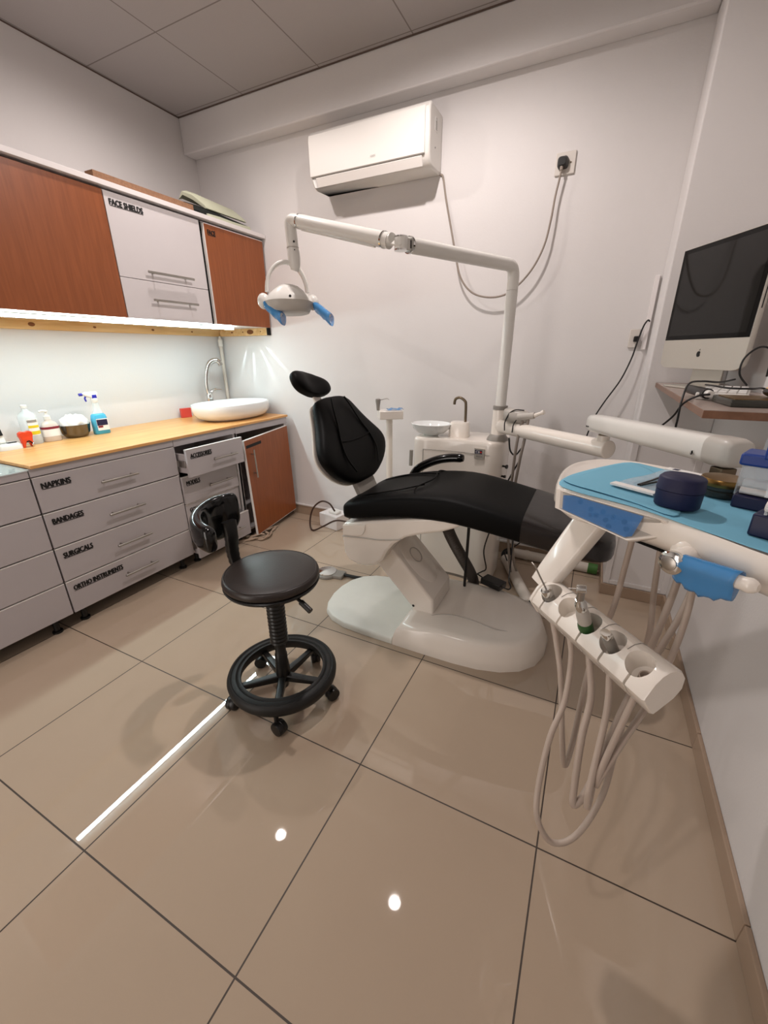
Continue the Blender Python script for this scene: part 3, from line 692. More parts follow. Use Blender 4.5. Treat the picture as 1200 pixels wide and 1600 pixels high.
# lifting arm
def armpoly(y): return [V((-.45, y, .475)), V((-.35, y, .555)), V((-.25, y, .452)), V((-.022, y, .214)), V((-.015, y, .115)), V((-.13, y, .10)), V((-.135, y, .143))]
b = MB().prism(armpoly(.785), (0, .275, 0)); arm = b.build('lifting_arm', 'gloss', ch, bevel=.012, seg=3)
nrm = V((.238, 0, .228)).normalized(); dpl = V((-.228, 0, .238)).normalized()
pc = V((-.140, .922, .337))
MB().loft([rring(pc+nrm*.0005+dpl*.03, dpl, Y_, .15, .10, 36, 2.2), rring(pc+nrm*.004+dpl*.03, dpl, Y_, .145, .095, 36, 2.2)]).build('arm_panel', 'gloss', ch, parent=arm, smooth=50)
MB().torus(pc+nrm*.0048+dpl*.05, .042, .003, nrm, 32, 8).build('cap_ring', 'midg', ch, parent=arm)
MB().ell(V((-.125, .784, .155)), (.007, 0, 0), (0, .002, 0), (0, 0, .007), 12, 6).build('bolt', 'black', ch, parent=arm)
# seat shell
sh = [(-.478, .585), (-.30, .628), (-.10, .675), (.02, .702), (.115, .706), (.135, .696), (.10, .665), (.03, .632), (-.067, .602), (-.140, .572), (-.20, .525), (-.235, .478), (-.262, .425), (-.295, .392), (-.34, .376), (-.40, .374), (-.45, .388), (-.474, .425), (-.482, .50)]
b = MB().prism([V((x, .695, z)) for x, z in sh], (0, .47, 0)); shell = b.build('seat_shell', 'gloss', ch, bevel=.014, seg=3)
b = MB().prism([V((x, .690, z)) for x, z in [(-.474, .578), (-.345, .602), (-.348, .57), (-.362, .545), (-.39, .534), (-.474, .524)]], (0, .006, 0)); b.build('grip_cap', 'gloss', ch, parent=shell, bevel=.003)
b = MB().tube(cr([(-.478, .694, .517), (-.36, .694, .53), (-.27, .694, .537), (-.16, .694, .56)], 5), .0035, 8); b.build('shell_seam', 'midg', ch, parent=shell)
# seat and leg cushion
st = [(-.492, .645, .15, .04), (-.484, .645, .225, .075), (-.45, .655, .248, .106), (-.38, .673, .252, .119), (-.28, .697, .252, .126), (-.17, .720, .252, .130), (-.06, .734, .252, .134), (.05, .740, .252, .136), (.15, .731, .252, .130), (.28, .711, .249, .122), (.42, .688, .245, .114), (.55, .666, .238, .106), (.64, .650, .222, .096), (.69, .642, .19, .082), (.715, .637, .12, .05)]
b = MB(); rings = []
for x, zc, hw, th in st:
    ring = rring((x, YC, zc), Y_, Z_, hw, th/2, 40, 5.0)
    dish = max(0, 1-abs((x+.27)/.22)**2)*.022
    for v in ring:
        if v.z > zc: v.z -= dish*max(0, 1-((v.y-YC)/.2)**2)
    rings.append(ring)
seat = b.loft(rings).build('seat_cushion', 'leather', ch, sub=1)
b = MB()
for s in (-1, 1):
    b.tube(cr([(-.10, YC+s*.10, .799), (-.20, YC+s*.15, .775), (-.32, YC+s*.17, .745), (-.43, YC+s*.15, .708)], 5), .0035, 6)
b.tube(cr([(-.085, YC-.24, .775), (-.12, YC-.16, .797), (-.09, YC, .8015), (-.12, YC+.16, .797), (-.085, YC+.24, .775)], 6), .0035, 6)
b.build('seat_piping', 'leather', ch, parent=seat)
b = MB(); rings = []
for x, zc, hw, th in [(.365, .697, .2490, .1205), (.42, .688, .2475, .1175), (.55, .666, .2405, .1095), (.64, .650, .2245, .0995), (.69, .642, .1925, .0855), (.718, .637, .122, .053)]:
    rings.append(rring((x, YC, zc), Y_, Z_, hw, th/2, 40, 5.0))
b.loft(rings, cap0=False).build('foot_cover', 'film', ch, parent=seat, sub=1)
# backrest
bu = V((-.22, 0, .45)).normalized(); bn = V((.45, 0, .22)).normalized()
BO = V((-.435, .938, .765))
prof = [(0, .075), (.010, .125), (.035, .185), (.07, .245), (.12, .292), (.165, .312), (.205, .305), (.25, .272), (.305, .226), (.36, .192), (.40, .172), (.43, .155), (.452, .128), (.462, .06)]
def pad(off, th, grow, bow=.02):
    rings = []
    for s, hw in prof:
        e = min(1, math.sin(math.pi*min(1, max(0.03, (s+.02)/.50)))**.35)
        c = BO + bu*s - bn*off
        ring = rring(c, Y_, bn, hw+grow, th/2*e, 36, 3.0)
        for v in ring: v += bn*bow*((v.y-BO.y)/.24)**2
        rings.append(ring)
    return rings
b = MB().loft(pad(.054, .106, 0)); back = b.build('backrest_cushion', 'leather', ch, sub=1)
b = MB()
for s in (-1, 1):
    p = [BO+bu*.44+Y_*s*.06, BO+bu*.38+Y_*s*.085, BO+bu*.30+Y_*s*.11, BO+bu*.22+Y_*s*.145, BO+bu*.14+Y_*s*.155, BO+bu*.06+Y_*s*.12]
    b.tube(cr([q+bn*(.001+.018*((q.y-BO.y)/.24)**2) for q in p], 5), .0045, 6)
p = [BO+bu*.225+Y_*-.143, BO+bu*.215+Y_*-.06, BO+bu*.215+Y_*.06, BO+bu*.225+Y_*.143]
b.tube(cr([q+bn*(.001+.018*((q.y-BO.y)/.24)**2) for q in p], 5), .0045, 6)
b.build('back_piping', 'leather', ch, parent=back)
MB().loft(pad(.122, .035, -.045)).build('back_shell', 'gloss', ch, sub=1)
b = MB().obox(BO-bu*.09-bn*.06, Y_, bu, bn, .09, .13, .016); b.build('back_hinge', 'grayp', ch, bevel=.006)
# headrest
hc = BO + bu*.505 + X_*-.125 + Y_*-.026
hu = V((-.05, 0, .45)).normalized(); hn = V((.45, 0, .05)).normalized(); hy = (Y_ + Z_*-.22 + X_*.05).normalized()
hn = (V((.40, 0, .26))).normalized(); hu = hy.cross(hn) * -1
if hu.z < 0: hu = -hu
rings = []
for i in range(13):
    s = -1+2*i/12; f = math.sqrt(max(.0, 1-abs(s)**2.6)); f = max(f, .25)
    ring = rring(hc+hu*s*.064, hy, hn, .150*f, .044*max(f, .5), 32, 2.5)
    for v in ring:
        d = (v-hc).dot(hy)/.15
        if (v-hc).dot(hn) > 0: v -= hn*.020*math.exp(-(d*2.4)**2)*(1-s*s)
        v += hn*.022*d*d
    rings.append(ring)
MB().loft(rings).build('headrest', 'leather', ch, sub=1)
b = MB().obox(BO+bu*.46-bn*.118+Y_*.0, Y_, bu, bn, .03, .075, .006); b.build('headrest_bracket', 'gloss', ch, bevel=.003)
# armrest on the far side
p = cr([(-.33, 1.215, .66), (-.315, 1.215, .72), (-.275, 1.215, .768), (-.19, 1.215, .815), (-.11, 1.215, .838), (-.03, 1.215, .846)], 5)
MB().tube(p, [.024]*(len(p)-1)+[.018], 14).build('armrest', 'blackg', ch)
MB().obox((-.33, 1.19, .63), X_, Y_, Z_, .03, .02, .05).build('armrest_bracket', 'gloss', ch, bevel=.006)
# corrugated hose and thin rod beneath
p = cr([(-.055, 1.02, .60), (-.04, 1.04, .50), (-.015, 1.09, .40), (.02, 1.15, .29), (.05, 1.22, .18), (.068, 1.255, .10), (.072, 1.265, .03)], 14)
MB().tube(p, [.028+.004*((i % 2)*2-1) for i in range(len(p))], 14).build('corrugated_hose', 'corr', ch)
MB().tube([(.055, 1.10, .69), (.05, 1.12, .13)], .008, 10).build('gas_rod', 'black', ch)

# foot pedal, its hose
t = thing('foot_pedal', 'round chrome foot pedal on the floor beside white chair base', 'pedal', (-.86, 1.085, 0))
c = V((-.865, 1.085, 0))
MB().lathe(c, [(.072, 0), (.074, .004), (.072, .016), (.066, .02)], 40).build('pedal_base', 'grayp', t)
MB().lathe(c, [(.062, .0202), (.062, .027), (.03, .034), (.001, .037)], 40).build('pedal_disc', 'chrome', t)
MB().obox(c+V((.088, .012, .012)), V((1, .12, 0)), V((-.12, 1, 0)), Z_, .035, .04, .012).build('pedal_neck', 'grayp', t, bevel=.005)
MB().tube(cr([c+V((.12, .02, .016)), c+V((.22, .03, .014)), c+V((.34, .07, .013)), c+V((.46, .14, .012)), c+V((.62, .22, .012))], 6), .011, 10).build('pedal_hose', 'rubber', t)

# power adapter lying on the base
t = thing('power_adapter', 'black power adapter lying on the white chair base', 'adapter', (.195, 1.19, .1362))
MB().obox((.195, 1.19, .157), V((.85, -.32, 0)), V((.32, .85, 0)), Z_, .062, .036, .018).build('adapter_body', 'black', t, bevel=.004)
MB().tube(cr([(.255, 1.165, .155), (.285, 1.165, .15), (.29, 1.20, .15), (.27, 1.25, .16), (.26, 1.32, .22), (.25, 1.38, .35), (.245, 1.40, .52), (.24, 1.40, .60)], 6), .004, 8).build('output_lead', 'cableb', t)
MB().tube(cr([(.135, 1.215, .155), (.10, 1.235, .16), (.085, 1.27, .145), (.105, 1.30, .15), (.13, 1.28, .19), (.12, 1.22, .33), (.15, 1.19, .48), (.16, 1.18, .60), (.165, 1.18, .64)], 6), .004, 8).build('mains_lead', 'cableb', t)

# floor pipes
t = thing('floor_pipe', 'white floor pipe along the back wall behind the chair', 'pipe', (.47, 1.88, 0), 'white floor pipes behind the chair')
MB().tube([(.20, 1.878, .034), (.735, 1.862, .034)], .033, 18).build('pipe', 'pvc', t)
MB().tube([(.275, 1.876, .034), (.30, 1.875, .034)], .036, 18).build('sleeve', 'pvc', t)
MB().tube([(.68, 1.864, .034), (.737, 1.862, .034)], .0345, 18).build('green_end', 'greentag', t)
t = thing('floor_pipe', 'white floor pipe running forward towards the chair base', 'pipe', (.29, 1.48, 0), 'white floor pipes behind the chair')
MB().tube([(.165, 1.76, .034), (.42, 1.20, .034)], .033, 18).build('pipe', 'pvc', t)
MB().tube(cr([(.165, 1.76, .034), (.15, 1.80, .04), (.16, 1.84, .05), (.19, 1.86, .045)], 5), .024, 14).build('bend', 'dark', t)
MB().lathe((.405, 1.233, .066), [(.012, 0), (.012, .003)], 12).build('hole', 'dark', t)
# loose leads on the floor behind the chair
b = MB().tube(cr([(-.36, 1.62, .006), (-.30, 1.70, .006), (-.22, 1.72, .006), (-.10, 1.66, .006), (-.02, 1.60, .007), (.06, 1.56, .007)], 6), .005, 8); b.tube([(.06, 1.56, .0085), (.10, 1.545, .0085)], .008, 10)
one(b, 'floor_lead', 'cableb', 'black lead with connector lying on the floor behind the chair', 'cable')
b = MB().tube(cr([(.30, 1.52, .62), (.31, 1.56, .45), (.27, 1.62, .25), (.185, 1.66, .15), (.165, 1.70, .10), (.20, 1.66, .05), (.23, 1.60, .006)], 6), .004, 8)
one(b, 'hanging_lead', 'cableb', 'thin black lead looping down behind the foot of the chair', 'cable')

# white box on the floor
t = thing('floor_box', 'small white box on the floor behind the dental chair', 'box', (-1.27, 1.80, 0))
MB().obox((-1.27, 1.805, .062), V((.95, -.2, 0)), V((.2, .95, 0)), Z_, .10, .075, .060).build('box_body', 'lamw', t, bevel=.004)
MB().obox((-1.25, 1.79, .134), V((.95, -.2, 0)), V((.2, .95, 0)), Z_, .045, .03, .012).build('adapter', 'gloss2', t, bevel=.008)
b = MB().tube(cr([(-1.19, 1.70, .18), (-1.24, 1.70, .24), (-1.32, 1.70, .245), (-1.40, 1.69, .17), (-1.415, 1.66, .06), (-1.37, 1.63, .008), (-1.28, 1.66, .05), (-1.18, 1.69, .105), (-1.06, 1.70, .11)], 7), .007, 10)
one(b, 'looped_cable', 'cablebr', 'brown looped cable standing beside the small white floor box', 'cable')

# rag by the sink cabinet
t = thing('floor_rag', 'crumpled beige rag on the floor under the orange door', 'rag', (-1.69, 1.36, 0))
b = MB()
for pts, wd in (([(-1.76, 1.20, .006), (-1.69, 1.27, .014), (-1.63, 1.33, .018), (-1.64, 1.40, .014), (-1.70, 1.42, .02)], .028), ([(-1.70, 1.30, .012), (-1.62, 1.30, .012), (-1.60, 1.37, .022), (-1.655, 1.46, .016), (-1.69, 1.57, .012)], .02), ([(-1.73, 1.38, .02), (-1.68, 1.46, .03), (-1.70, 1.55, .012)], .018), ([(-1.74, 1.28, .012), (-1.68, 1.33, .03), (-1.64, 1.36, .03)], .03)):
    p = cr(pts, 6); n_ = len(p)
    rings = []
    for i, q in enumerate(p):
        tg = (p[min(i+1, n_-1)]-p[max(i-1, 0)]).normalized(); sd = tg.cross(Z_).normalized()
        wv = wd*(.7+.3*math.sin(i*1.3)); hh = .004+.004*abs(math.sin(i*.9))
        rings.append([q+sd*wv*k*.5+Z_*(hh*math.cos(k*3.1+i*.4)) for k in (-1, -.6, -.2, .2, .6, 1)])
    b.loft(rings, False, False, closed=False)
b.build('rag_cloth', 'rag', t, solid=.004, smooth=70)
# ------------------------------------------------------------------ stool
sx, sy = -.462, .155
t = thing('operator_stool', 'black round rolling stool with curved backrest', 'stool', (sx, sy, 0))
c = V((sx, sy, 0))
prof = [(r_, z_+.008) for r_, z_ in [(.178, .088), (.182, .076), (.196, .070), (.214, .074), (.224, .090), (.226, .108), (.220, .122), (.212, .126), (.206, .121), (.200, .124), (.190, .125), (.184, .119), (.178, .124), (.170, .124), (.168, .114), (.172, .095)]]
rings = [[c+V((r*math.cos(a), r*math.sin(a), z)) for r, z in prof] for a in [2*math.pi*i/72 for i in range(72)]]
MB().loft(rings, loop=True).build('foot_ring', 'rubber', t, smooth=50)
MB().lathe(c, [(.014, .03), (.018, .035), (.026, .07), (.030, .075), (.030, .12), (.027, .165), (.025, .17), (.025, .205), (.022, .21), (.022, .27)], 24).build('hub', 'black', t)
p = [(.034 if i % 2 else .037, .27+.0085*i) for i in range(31)]
MB().lathe(c, [(.030, .262)] + p + [(.032, .543)], 24).build('gas_column_cover', 'black', t)
for k in range(5):
    a = math.radians(13+72*k); d = V((math.cos(a), math.sin(a), 0)); s = V((-math.sin(a), math.cos(a), 0))
    b = MB().loft([rring(c+d*.02+Z_*.085, s, Z_, .018, .018, 12, 4), rring(c+d*.10+Z_*.086, s, Z_, .015, .014, 12, 4), rring(c+d*.178+Z_*.09, s, Z_, .014, .011, 12, 4)])
    b.build('spoke', 'black', t)
    w0 = c+d*.205
    b = MB().lathe(w0, [(.009, .05), (.009, .082)], 10)
    ta = a+.9; wd = V((math.cos(ta), math.sin(ta), 0)); ws = V((-math.sin(ta), math.cos(ta), 0)); cc = w0+wd*.012+Z_*.028
    b.lathe(cc-ws*.021, [(.012, 0), (.026, .001), (.028, .005), (.028, .018), (.026, .0195), (.026, .0225), (.028, .024), (.028, .037), (.026, .041), (.012, .042)], 20, axis=ws)
    b.build('caster', 'black', t)
zs = .546
MB().lathe(c, [(.03, zs-.004), (.165, zs), (.178, zs+.004), (.182, zs+.012), (.178, zs+.016)], 48).build('seat_pan', 'black', t)
MB().lathe(c, [(.164, zs+.0162), (.178, zs+.020), (.183, zs+.030), (.181, zs+.042), (.177, zs+.050), (.170, zs+.0515), (.164, zs+.053), (.12, zs+.055), (.05, zs+.055), (.001, zs+.055)], 64).build('seat_pad', 'brownl', t, smooth=70)
MB().torus(c+Z_*(zs+.0513), .171, .0018, Z_, 64, 6).build('seat_seam', 'brownl', t)
lv = V((.90, -.20, 0)).normalized()
b = MB().tube([c+lv*.03+Z_*(zs-.015), c+lv*.15+Z_*(zs-.018), c+lv*.205+Z_*(zs-.038)], [.007, .007, .007], 10); b.tube([c+lv*.165+Z_*(zs-.024), c+lv*.215+Z_*(zs-.042)], .011, 12)
b.build('height_lever', 'black', t)
A0 = math.radians(171)
d = V((math.cos(A0), math.sin(A0), 0))
sd = V((-math.sin(A0), math.cos(A0), 0))
pth = cr([c+d*.06+Z_*(zs-.012), c+d*.15+Z_*(zs-.014), c+d*.215+Z_*(zs-.0), c+d*.235+Z_*(zs+.06), c+d*.228+Z_*(zs+.14), c+d*.232+Z_*(zs+.20)], 6)
rings = []
for i, q in enumerate(pth):
    tg = (pth[min(i+1, len(pth)-1)]-pth[max(i-1, 0)]).normalized(); nn = tg.cross(sd).normalized()
    f = i/len(pth); wv = .020+.010*max(0, f-.4)*1.6 + (.0025 if i % 2 and .3 < f < .75 else 0)
    rings.append(rring(q, sd, nn, wv, .012 if f < .35 else .017, 16, 4))
MB().loft(rings).build('backrest_stem', 'black', t, smooth=50)
rings = []
R0 = .150; bc = c + d*.140 - X_*.012            # centre of the curve of the pad
for i in range(25):
    s = -.42+1.70*i/24; a = A0 + s*math.radians(86)
    dd = V((math.cos(a), math.sin(a), 0))
    tz = .775; hh = .050+.044*math.exp(-(s*2.2)**2)       # half height: shield taper at the stem
    zc = zs+.292-hh-.030*max(0, s)
    th = .026*(1 if s > -.1 else .75)
    f = .72 if i in (0, 24) else 1.0
    rings.append(rring(bc+dd*(R0+.005*s*s)+Z_*zc, Z_, dd, hh*f, th*f, 20, 3.2))
MB().loft(rings).build('backrest_pad', 'blackg', t, smooth=70, sub=1)

# ------------------------------------------------------------------ water unit with the spittoon
ux, uy = -.14, 1.56
t = thing('spittoon_unit', 'white dental water unit with round spittoon bowl behind the chair', 'dental unit', (ux, uy, 0))
def uring(z, f=1.0, fx=0, dz=0):
    pts = [(-.402, 1.44), (-.385, 1.415), (-.33, 1.408), (-.22, 1.425), (-.10, 1.43), (0, 1.415), (.06, 1.405), (.105, 1.415), (.128, 1.45), (.132, 1.55), (.125, 1.68), (.09, 1.715), (-.15, 1.725), (-.36, 1.715), (-.40, 1.68), (-.41, 1.55)]
    p = cr([V((x, y, 0)) for x, y in pts], 3, closed=True)
    return [V((ux+(q.x-ux)*f, uy+(q.y-uy)*f, z)) for q in p]
MB().loft([uring(.02), uring(.80), uring(.875), uring(.892, .985), uring(.898, .95)]).build('unit_body', 'gloss', t, smooth=45)
MB().loft([uring(.0, .96), uring(.02, .96)]).build('plinth', 'grayp', t)
b = MB()
def front_y(x):
    pts = [(-.402, 1.44), (-.385, 1.415), (-.33, 1.408), (-.22, 1.425), (-.10, 1.43), (0, 1.415), (.06, 1.405), (.105, 1.415), (.128, 1.45)]
    for (x0, y0), (x1, y1) in zip(pts, pts[1:]):
        if x0 <= x <= x1: return y0+(y1-y0)*(x-x0)/(x1-x0)
    return 1.45
xs = [-.335+.42*i/14 for i in range(15)]
b.tube([(x, front_y(x)-.001, .828) for x in xs], .0016, 6)
b.tube([(-.335, front_y(-.335)-.001, .828), (-.335, front_y(-.335)-.001, .15)], .0022, 6); b.tube([(.083, front_y(.083)-.001, .828), (.083, front_y(.083)-.001, .15)], .0016, 6)
b.tube([(x, front_y(x)-.001, .815) for x in (-.395, -.37, -.345)], .0016, 6)
b.build('door_seam', 'grayp', t)
MB().obox((.008, 1.4085, .832), V((1, -.14, 0)), Z_, V((.14, 1, 0)), .030, .030, .0045).build('badge', 'silver', t, smooth=0)
b = MB().obox((.003, 1.4045, .843), V((1, -.14, 0)), Z_, V((.14, 1, 0)), .021, .010, .0012); bd = b.build('badge_field', 'navyd', t, smooth=0)
text_bm('CB', (-.013, 1.4050, .8365), V((1, -.14, 0)), Z_, .024, .013, depth=.0006).build('badge_letters', 'paper', t, parent=bd, smooth=0)
MB().obox((.017, 1.4010, .843), V((1, -.14, 0)), Z_, Y_, .004, .004, .0005).build('badge_spot', 'red', t, parent=bd, smooth=0)
MB().obox((.008, 1.4036, .818), V((1, -.14, 0)), Z_, Y_, .018, .003, .0006).build('badge_line', 'grayp', t, smooth=0)
# bowl
bc = V((-.322, 1.50, .905))
MB().lathe(bc, [(.045, -.006), (.05, .0), (.085, .012), (.112, .035), (.122, .060), (.124, .064), (.120, .066), (.114, .058), (.09, .028), (.05, .014), (.01, .012)], 48, sx=1.0, sy=.82, xdir=(1, 0, 0)).build('bowl', 'porcelain', t, smooth=60)
b = MB().loft([rring((-.155, 1.54, .896), X_, Y_, .062, .05, 28, 3.5), rring((-.155, 1.54, .975), X_, Y_, .056, .046, 28, 3.5), rring((-.155, 1.54, .984), X_, Y_, .050, .040, 28, 3.5)]); b.build('tap_block', 'gloss', t, smooth=50)
p = cr([(-.125, 1.55, .98), (-.128, 1.55, 1.08), (-.136, 1.55, 1.105), (-.165, 1.55, 1.122), (-.19, 1.55, 1.115), (-.197, 1.55, 1.10), (-.198, 1.55, 1.082)], 6)
MB().tube(p, .008, 12).build('cup_filler', 'brass', t)
b = MB(); b.lathe((.132, 1.47, .76), [(.006, 0), (.006, .02), (.012, .022), (.012, .03)], 12, axis=(1, -.3, 0)); b.build('valve_knob', 'black', t)
b = MB(); b.lathe((.132, 1.47, .70), [(.006, 0), (.006, .015), (.009, .016), (.009, .024)], 12, axis=(1, -.3, 0)); b.build('valve_knob', 'black', t)
MB().tube([(-.44, 1.47, .70), (-.437, 1.47, .80)], .012, 10).build('tool_hook', 'grayp', t)

# ------------------------------------------------------------------ operating light
px, py = .079, 1.52
t = thing('operating_light', 'white dental operating light on long jointed arm', 'dental lamp', (px, py, .90))
MB().lathe((px, py, .899), [(.062, 0), (.058, .012), (.046, .03), (.042, .034)], 32).build('pole_foot', 'grayp', t)
MB().lathe((px, py, .93), [(.040, 0), (.039, .14)], 32).build('pole_socket', 'gloss', t)
MB().lathe((px, py, 1.0705), [(.0405, 0), (.0405, .02), (.03, .022)], 32).build('pole_collar', 'grayp', t)
zt = 1.775; r = .029
J = V((-.235, .815, 1.772))                 # joint between the arms
top = V((px+.004, py, zt)); ad = (J-top).normalized()
MB().tube([(px, py, 1.085), (px+.003, py, zt-.11)], r, 24).build('pole', 'gloss2', t)
elbow = cr([(px+.003, py, zt-.1095), (px+.0035, py, zt-.05), V((px+.004, py, zt-.012))+ad*.016, top+ad*.05, top+ad*.075], 6)
MB().tube(elbow, [r*.985]*len(elbow), 24).build('elbow', 'gloss2', t)
MB().tube([top+ad*.0755, J-ad*.062], r, 24).build('fixed_arm', 'gloss2', t)
MB().tube([J-ad*.0615, J-ad*.052], r*1.08, 24).build('arm_collar', 'chrome', t)
E2 = V((-.853, .955, 1.953)); sdv = (E2-J).normalized()
b = MB(); side = ad.cross(Z_).normalized()
b.obox(J-ad*.035, ad, side, Z_, .018, .014, .021)
b.lathe(J-Z_*.024-ad*.012, [(.024, 0), (.026, .003), (.026, .045), (.024, .048)], 24)
b.obox(J+sdv*.018, sdv, side, sdv.cross(side), .03, .012, .018)
kn = b.build('knuckle', 'gloss2', t, bevel=.002)
b = MB(); b.lathe(J-Z_*.026-ad*.012, [(.020, 0), (.0265, .0005), (.0265, .006), (.02, .0065)], 24); b.lathe(J+Z_*.018-ad*.012, [(.02, 0), (.0265, .0005), (.0265, .006), (.02, .0065)], 24); b.build('knuckle_ring', 'chrome', t, parent=kn)
b = MB(); b.obox(J-ad*.054, ad, side, Z_, .005, .015, .014); b.build('knuckle_gap', 'black', t, parent=kn, smooth=0)
MB().tube([J+sdv*.046, J+sdv*.072], r*.98, 24).build('arm_end', 'gloss2', t)
MB().lathe(J+sdv*.058+side*.0, [(.001, -.031), (.022, -.0305), (.022, .0305), (.001, .031)], 24, axis=side).build('pivot_cap', 'gloss2', t)
MB().tube([J+sdv*.0725, J+sdv*.080], r*1.08, 24).build('arm_collar', 'chrome', t)
MB().tube([J+sdv*.0805, E2-sdv*.068], r, 24).build('spring_arm', 'gloss2', t)
MB().tube([J+sdv*.12-Z_*.0265+side*.006, E2-sdv*.08-Z_*.0265+side*.006], .0065, 8).build('arm_groove', 'gloss2', t)
MB().tube([E2-sdv*.0675, E2-sdv*.061], r*1.07, 24).build('arm_collar', 'chrome', t)
p = cr([E2-sdv*.0605, E2-sdv*.03, E2-Z_*.008, E2-Z_*.04+V((-.003,0,0)), E2-Z_*.095, E2-Z_*.11], 6)
MB().tube(p, [.027]*len(p), 20).build('drop_elbow', 'gloss2', t)
MB().tube([E2-Z_*.1105, E2-Z_*.115], .029, 20).build('drop_collar', 'midg', t)
p = cr([E2-Z_*.1155, E2-Z_*.15+X_*.004, E2-Z_*.19+X_*.005, E2-Z_*.208], 5); n_ = len(p)
MB().tube(p, [.028, .028, .029, .030, .030, .030, .030, .029, .028, .027, .026, .024, .022, .020, .019, .018][:n_], 20).build('drop_tube', 'gloss2', t)
b = MB()
for dz in (.092, .127, .178): b.ell(E2+V((.021, -.016, -dz)), V((.005, 0, 0)), V((0, .005, 0)), V((0, 0, .005)), 10, 6)
b.build('screw', 'black', t)
# head: yoke in the plane of the camera-facing width, dome, bezel, two filmed handles
H0 = E2 - Z_*.305 - rt*.042
ydir = V((.72, .69, 0)).normalized()        # width of the head
fdir = V((.69, -.72, 0)).normalized()       # forwards, to the patient
p = [H0+Z_*.005+ydir*(.098*math.cos(a))*-1+Z_*(.128*math.sin(a)) for a in [math.pi*i/20 for i in range(21)]]
rings = []
for i, q in enumerate(p):
    tg = (p[min(i+1, 20)]-p[max(i-1, 0)]).normalized(); nn = tg.cross(fdir).normalized()
    rings.append(rring(q, fdir, nn, .030, .009, 16, 3))
yk = MB().loft(rings).build('yoke', 'gloss2', t, smooth=60)
tilt = (Z_ + fdir*-.10).normalized(); fd2 = (fdir - tilt*fdir.dot(tilt)).normalized()
HC = H0 + Z_*-.045 + fdir*.02
def hring(h, a, bb): return rring(HC+tilt*h, ydir, fd2, a, bb, 40, 2.3)
MB().loft([hring(.0, .118, .095), hring(.012, .114, .092), hring(.03, .098, .082), hring(.05, .078, .07), hring(.068, .055, .055), hring(.078, .03, .03)]).build('dome', 'gloss2', t, smooth=60)
MB().loft([hring(-.048, .085, .072), hring(-.045, .098, .08), hring(-.02, .112, .09), hring(-.0005, .1195, .0965)]).build('bezel', 'midg', t, smooth=60)
MB().lathe(HC+tilt*.012+fd2*.088, [(.006, 0), (.006, .006)], 12, axis=fd2).build('screw', 'black', t)
for s in (-1, 1):
    a = HC+ydir*s*.118+tilt*.005
    hd = V((.74, .06, -.52)).normalized()
    MB().ell(a-tilt*.0, ydir*.03, fd2*.032, tilt*.036, 20, 10).build('handle_mount', 'gloss2', t)
    h = MB().tube(cr([a, a+hd*.04, a+hd*.09, a+hd*.112], 4), [.013]*12+[.011], 14).build('handle', 'gloss2', t)
    b = MB(); rings = []
    for i in range(9):
        f = i/8; q = a+hd*(.016+.110*f); wob = .003*math.sin(i*2.1)
        sx_ = hd.cross(tilt).normalized()
        rings.append([q+(sx_*math.cos(a_)*(1.0+.05*f)+tilt*math.sin(a_)*(.75 if math.sin(a_) > 0 else 1.25+.3*f))*(.027+wob*.5) for a_ in [2*math.pi*k_/14 for k_ in range(14)]])
    b.loft(rings, False, False).build('film_sleeve', 'bluefilm2', t, parent=h, smooth=70, solid=.0006)

# ------------------------------------------------------------------ instrument tray unit on its swinging arm
t = thing('instrument_tray_unit', 'large white instrument tray unit on a swinging arm at right', 'dental tray', (.079, 1.48, .95))
T0 = V((.10, 1.475, .985)); T1 = V((.614, .955, 1.008))
td = (T1-T0).normalized()
MB().tube([T0, T1+td*.02], .036, 28).build('lower_arm', 'gloss', t, bevel=.004)
MB().lathe(T1-Z_*.0+V((-.012, .012, .03)), [(.024, 0), (.024, .022)], 20).build('pivot_post', 'gloss', t)
MB().lathe(T1+V((-.012, .012, .0525)), [(.019, 0), (.019, .028)], 20).build('pivot_sleeve', 'brass', t)
A0_ = V((.558, .985, 1.104)); A1_ = V((.862, .285, 1.152))
ad2 = (A1_-A0_).normalized(); as2 = ad2.cross(Z_).normalized(); au2 = as2.cross(ad2)
def aring(q, f=1.0, n=28, hw=.034, hh=.034): return rring(q, as2, au2, hw*f, hh*f, n, 3.2)
L = (A1_-A0_).length
MB().loft([aring(A0_, .80), aring(A0_+ad2*.012, .97), aring(A0_+ad2*.05), aring(A0_+ad2*(L-.075))]).build('spring_arm', 'gloss2', t, smooth=50)
MB().loft([aring(A0_+ad2*(L-.0745), 1.03), aring(A0_+ad2*(L-.06), 1.05), aring(A0_+ad2*(L-.02), 1.03), aring(A0_+ad2*L, .9), aring(A0_+ad2*(L+.006), .7)]).build('arm_end_cap', 'midg', t, smooth=50)
b = MB(); b.lathe(A0_+ad2*(L-.105)-as2*-.034-au2*.012, [(.006, 0), (.006, .003), (.003, .0035)], 14, axis=as2); b.build('arm_screw', 'chrome', t)
b = MB()
for k in (0, 1): b.lathe(A0_+ad2*(.02+.014*k)+as2*.0335-au2*.012, [(.003, 0), (.003, .002)], 10, axis=as2)
b.build('vent_hole', 'dark', t)
Pv = A1_-ad2*.035-Z_*.036
MB().obox(Pv-Z_*.012, as2, ad2, Z_, .018, .020, .0115).build('tray_pivot', 'brass', t, bevel=.003)
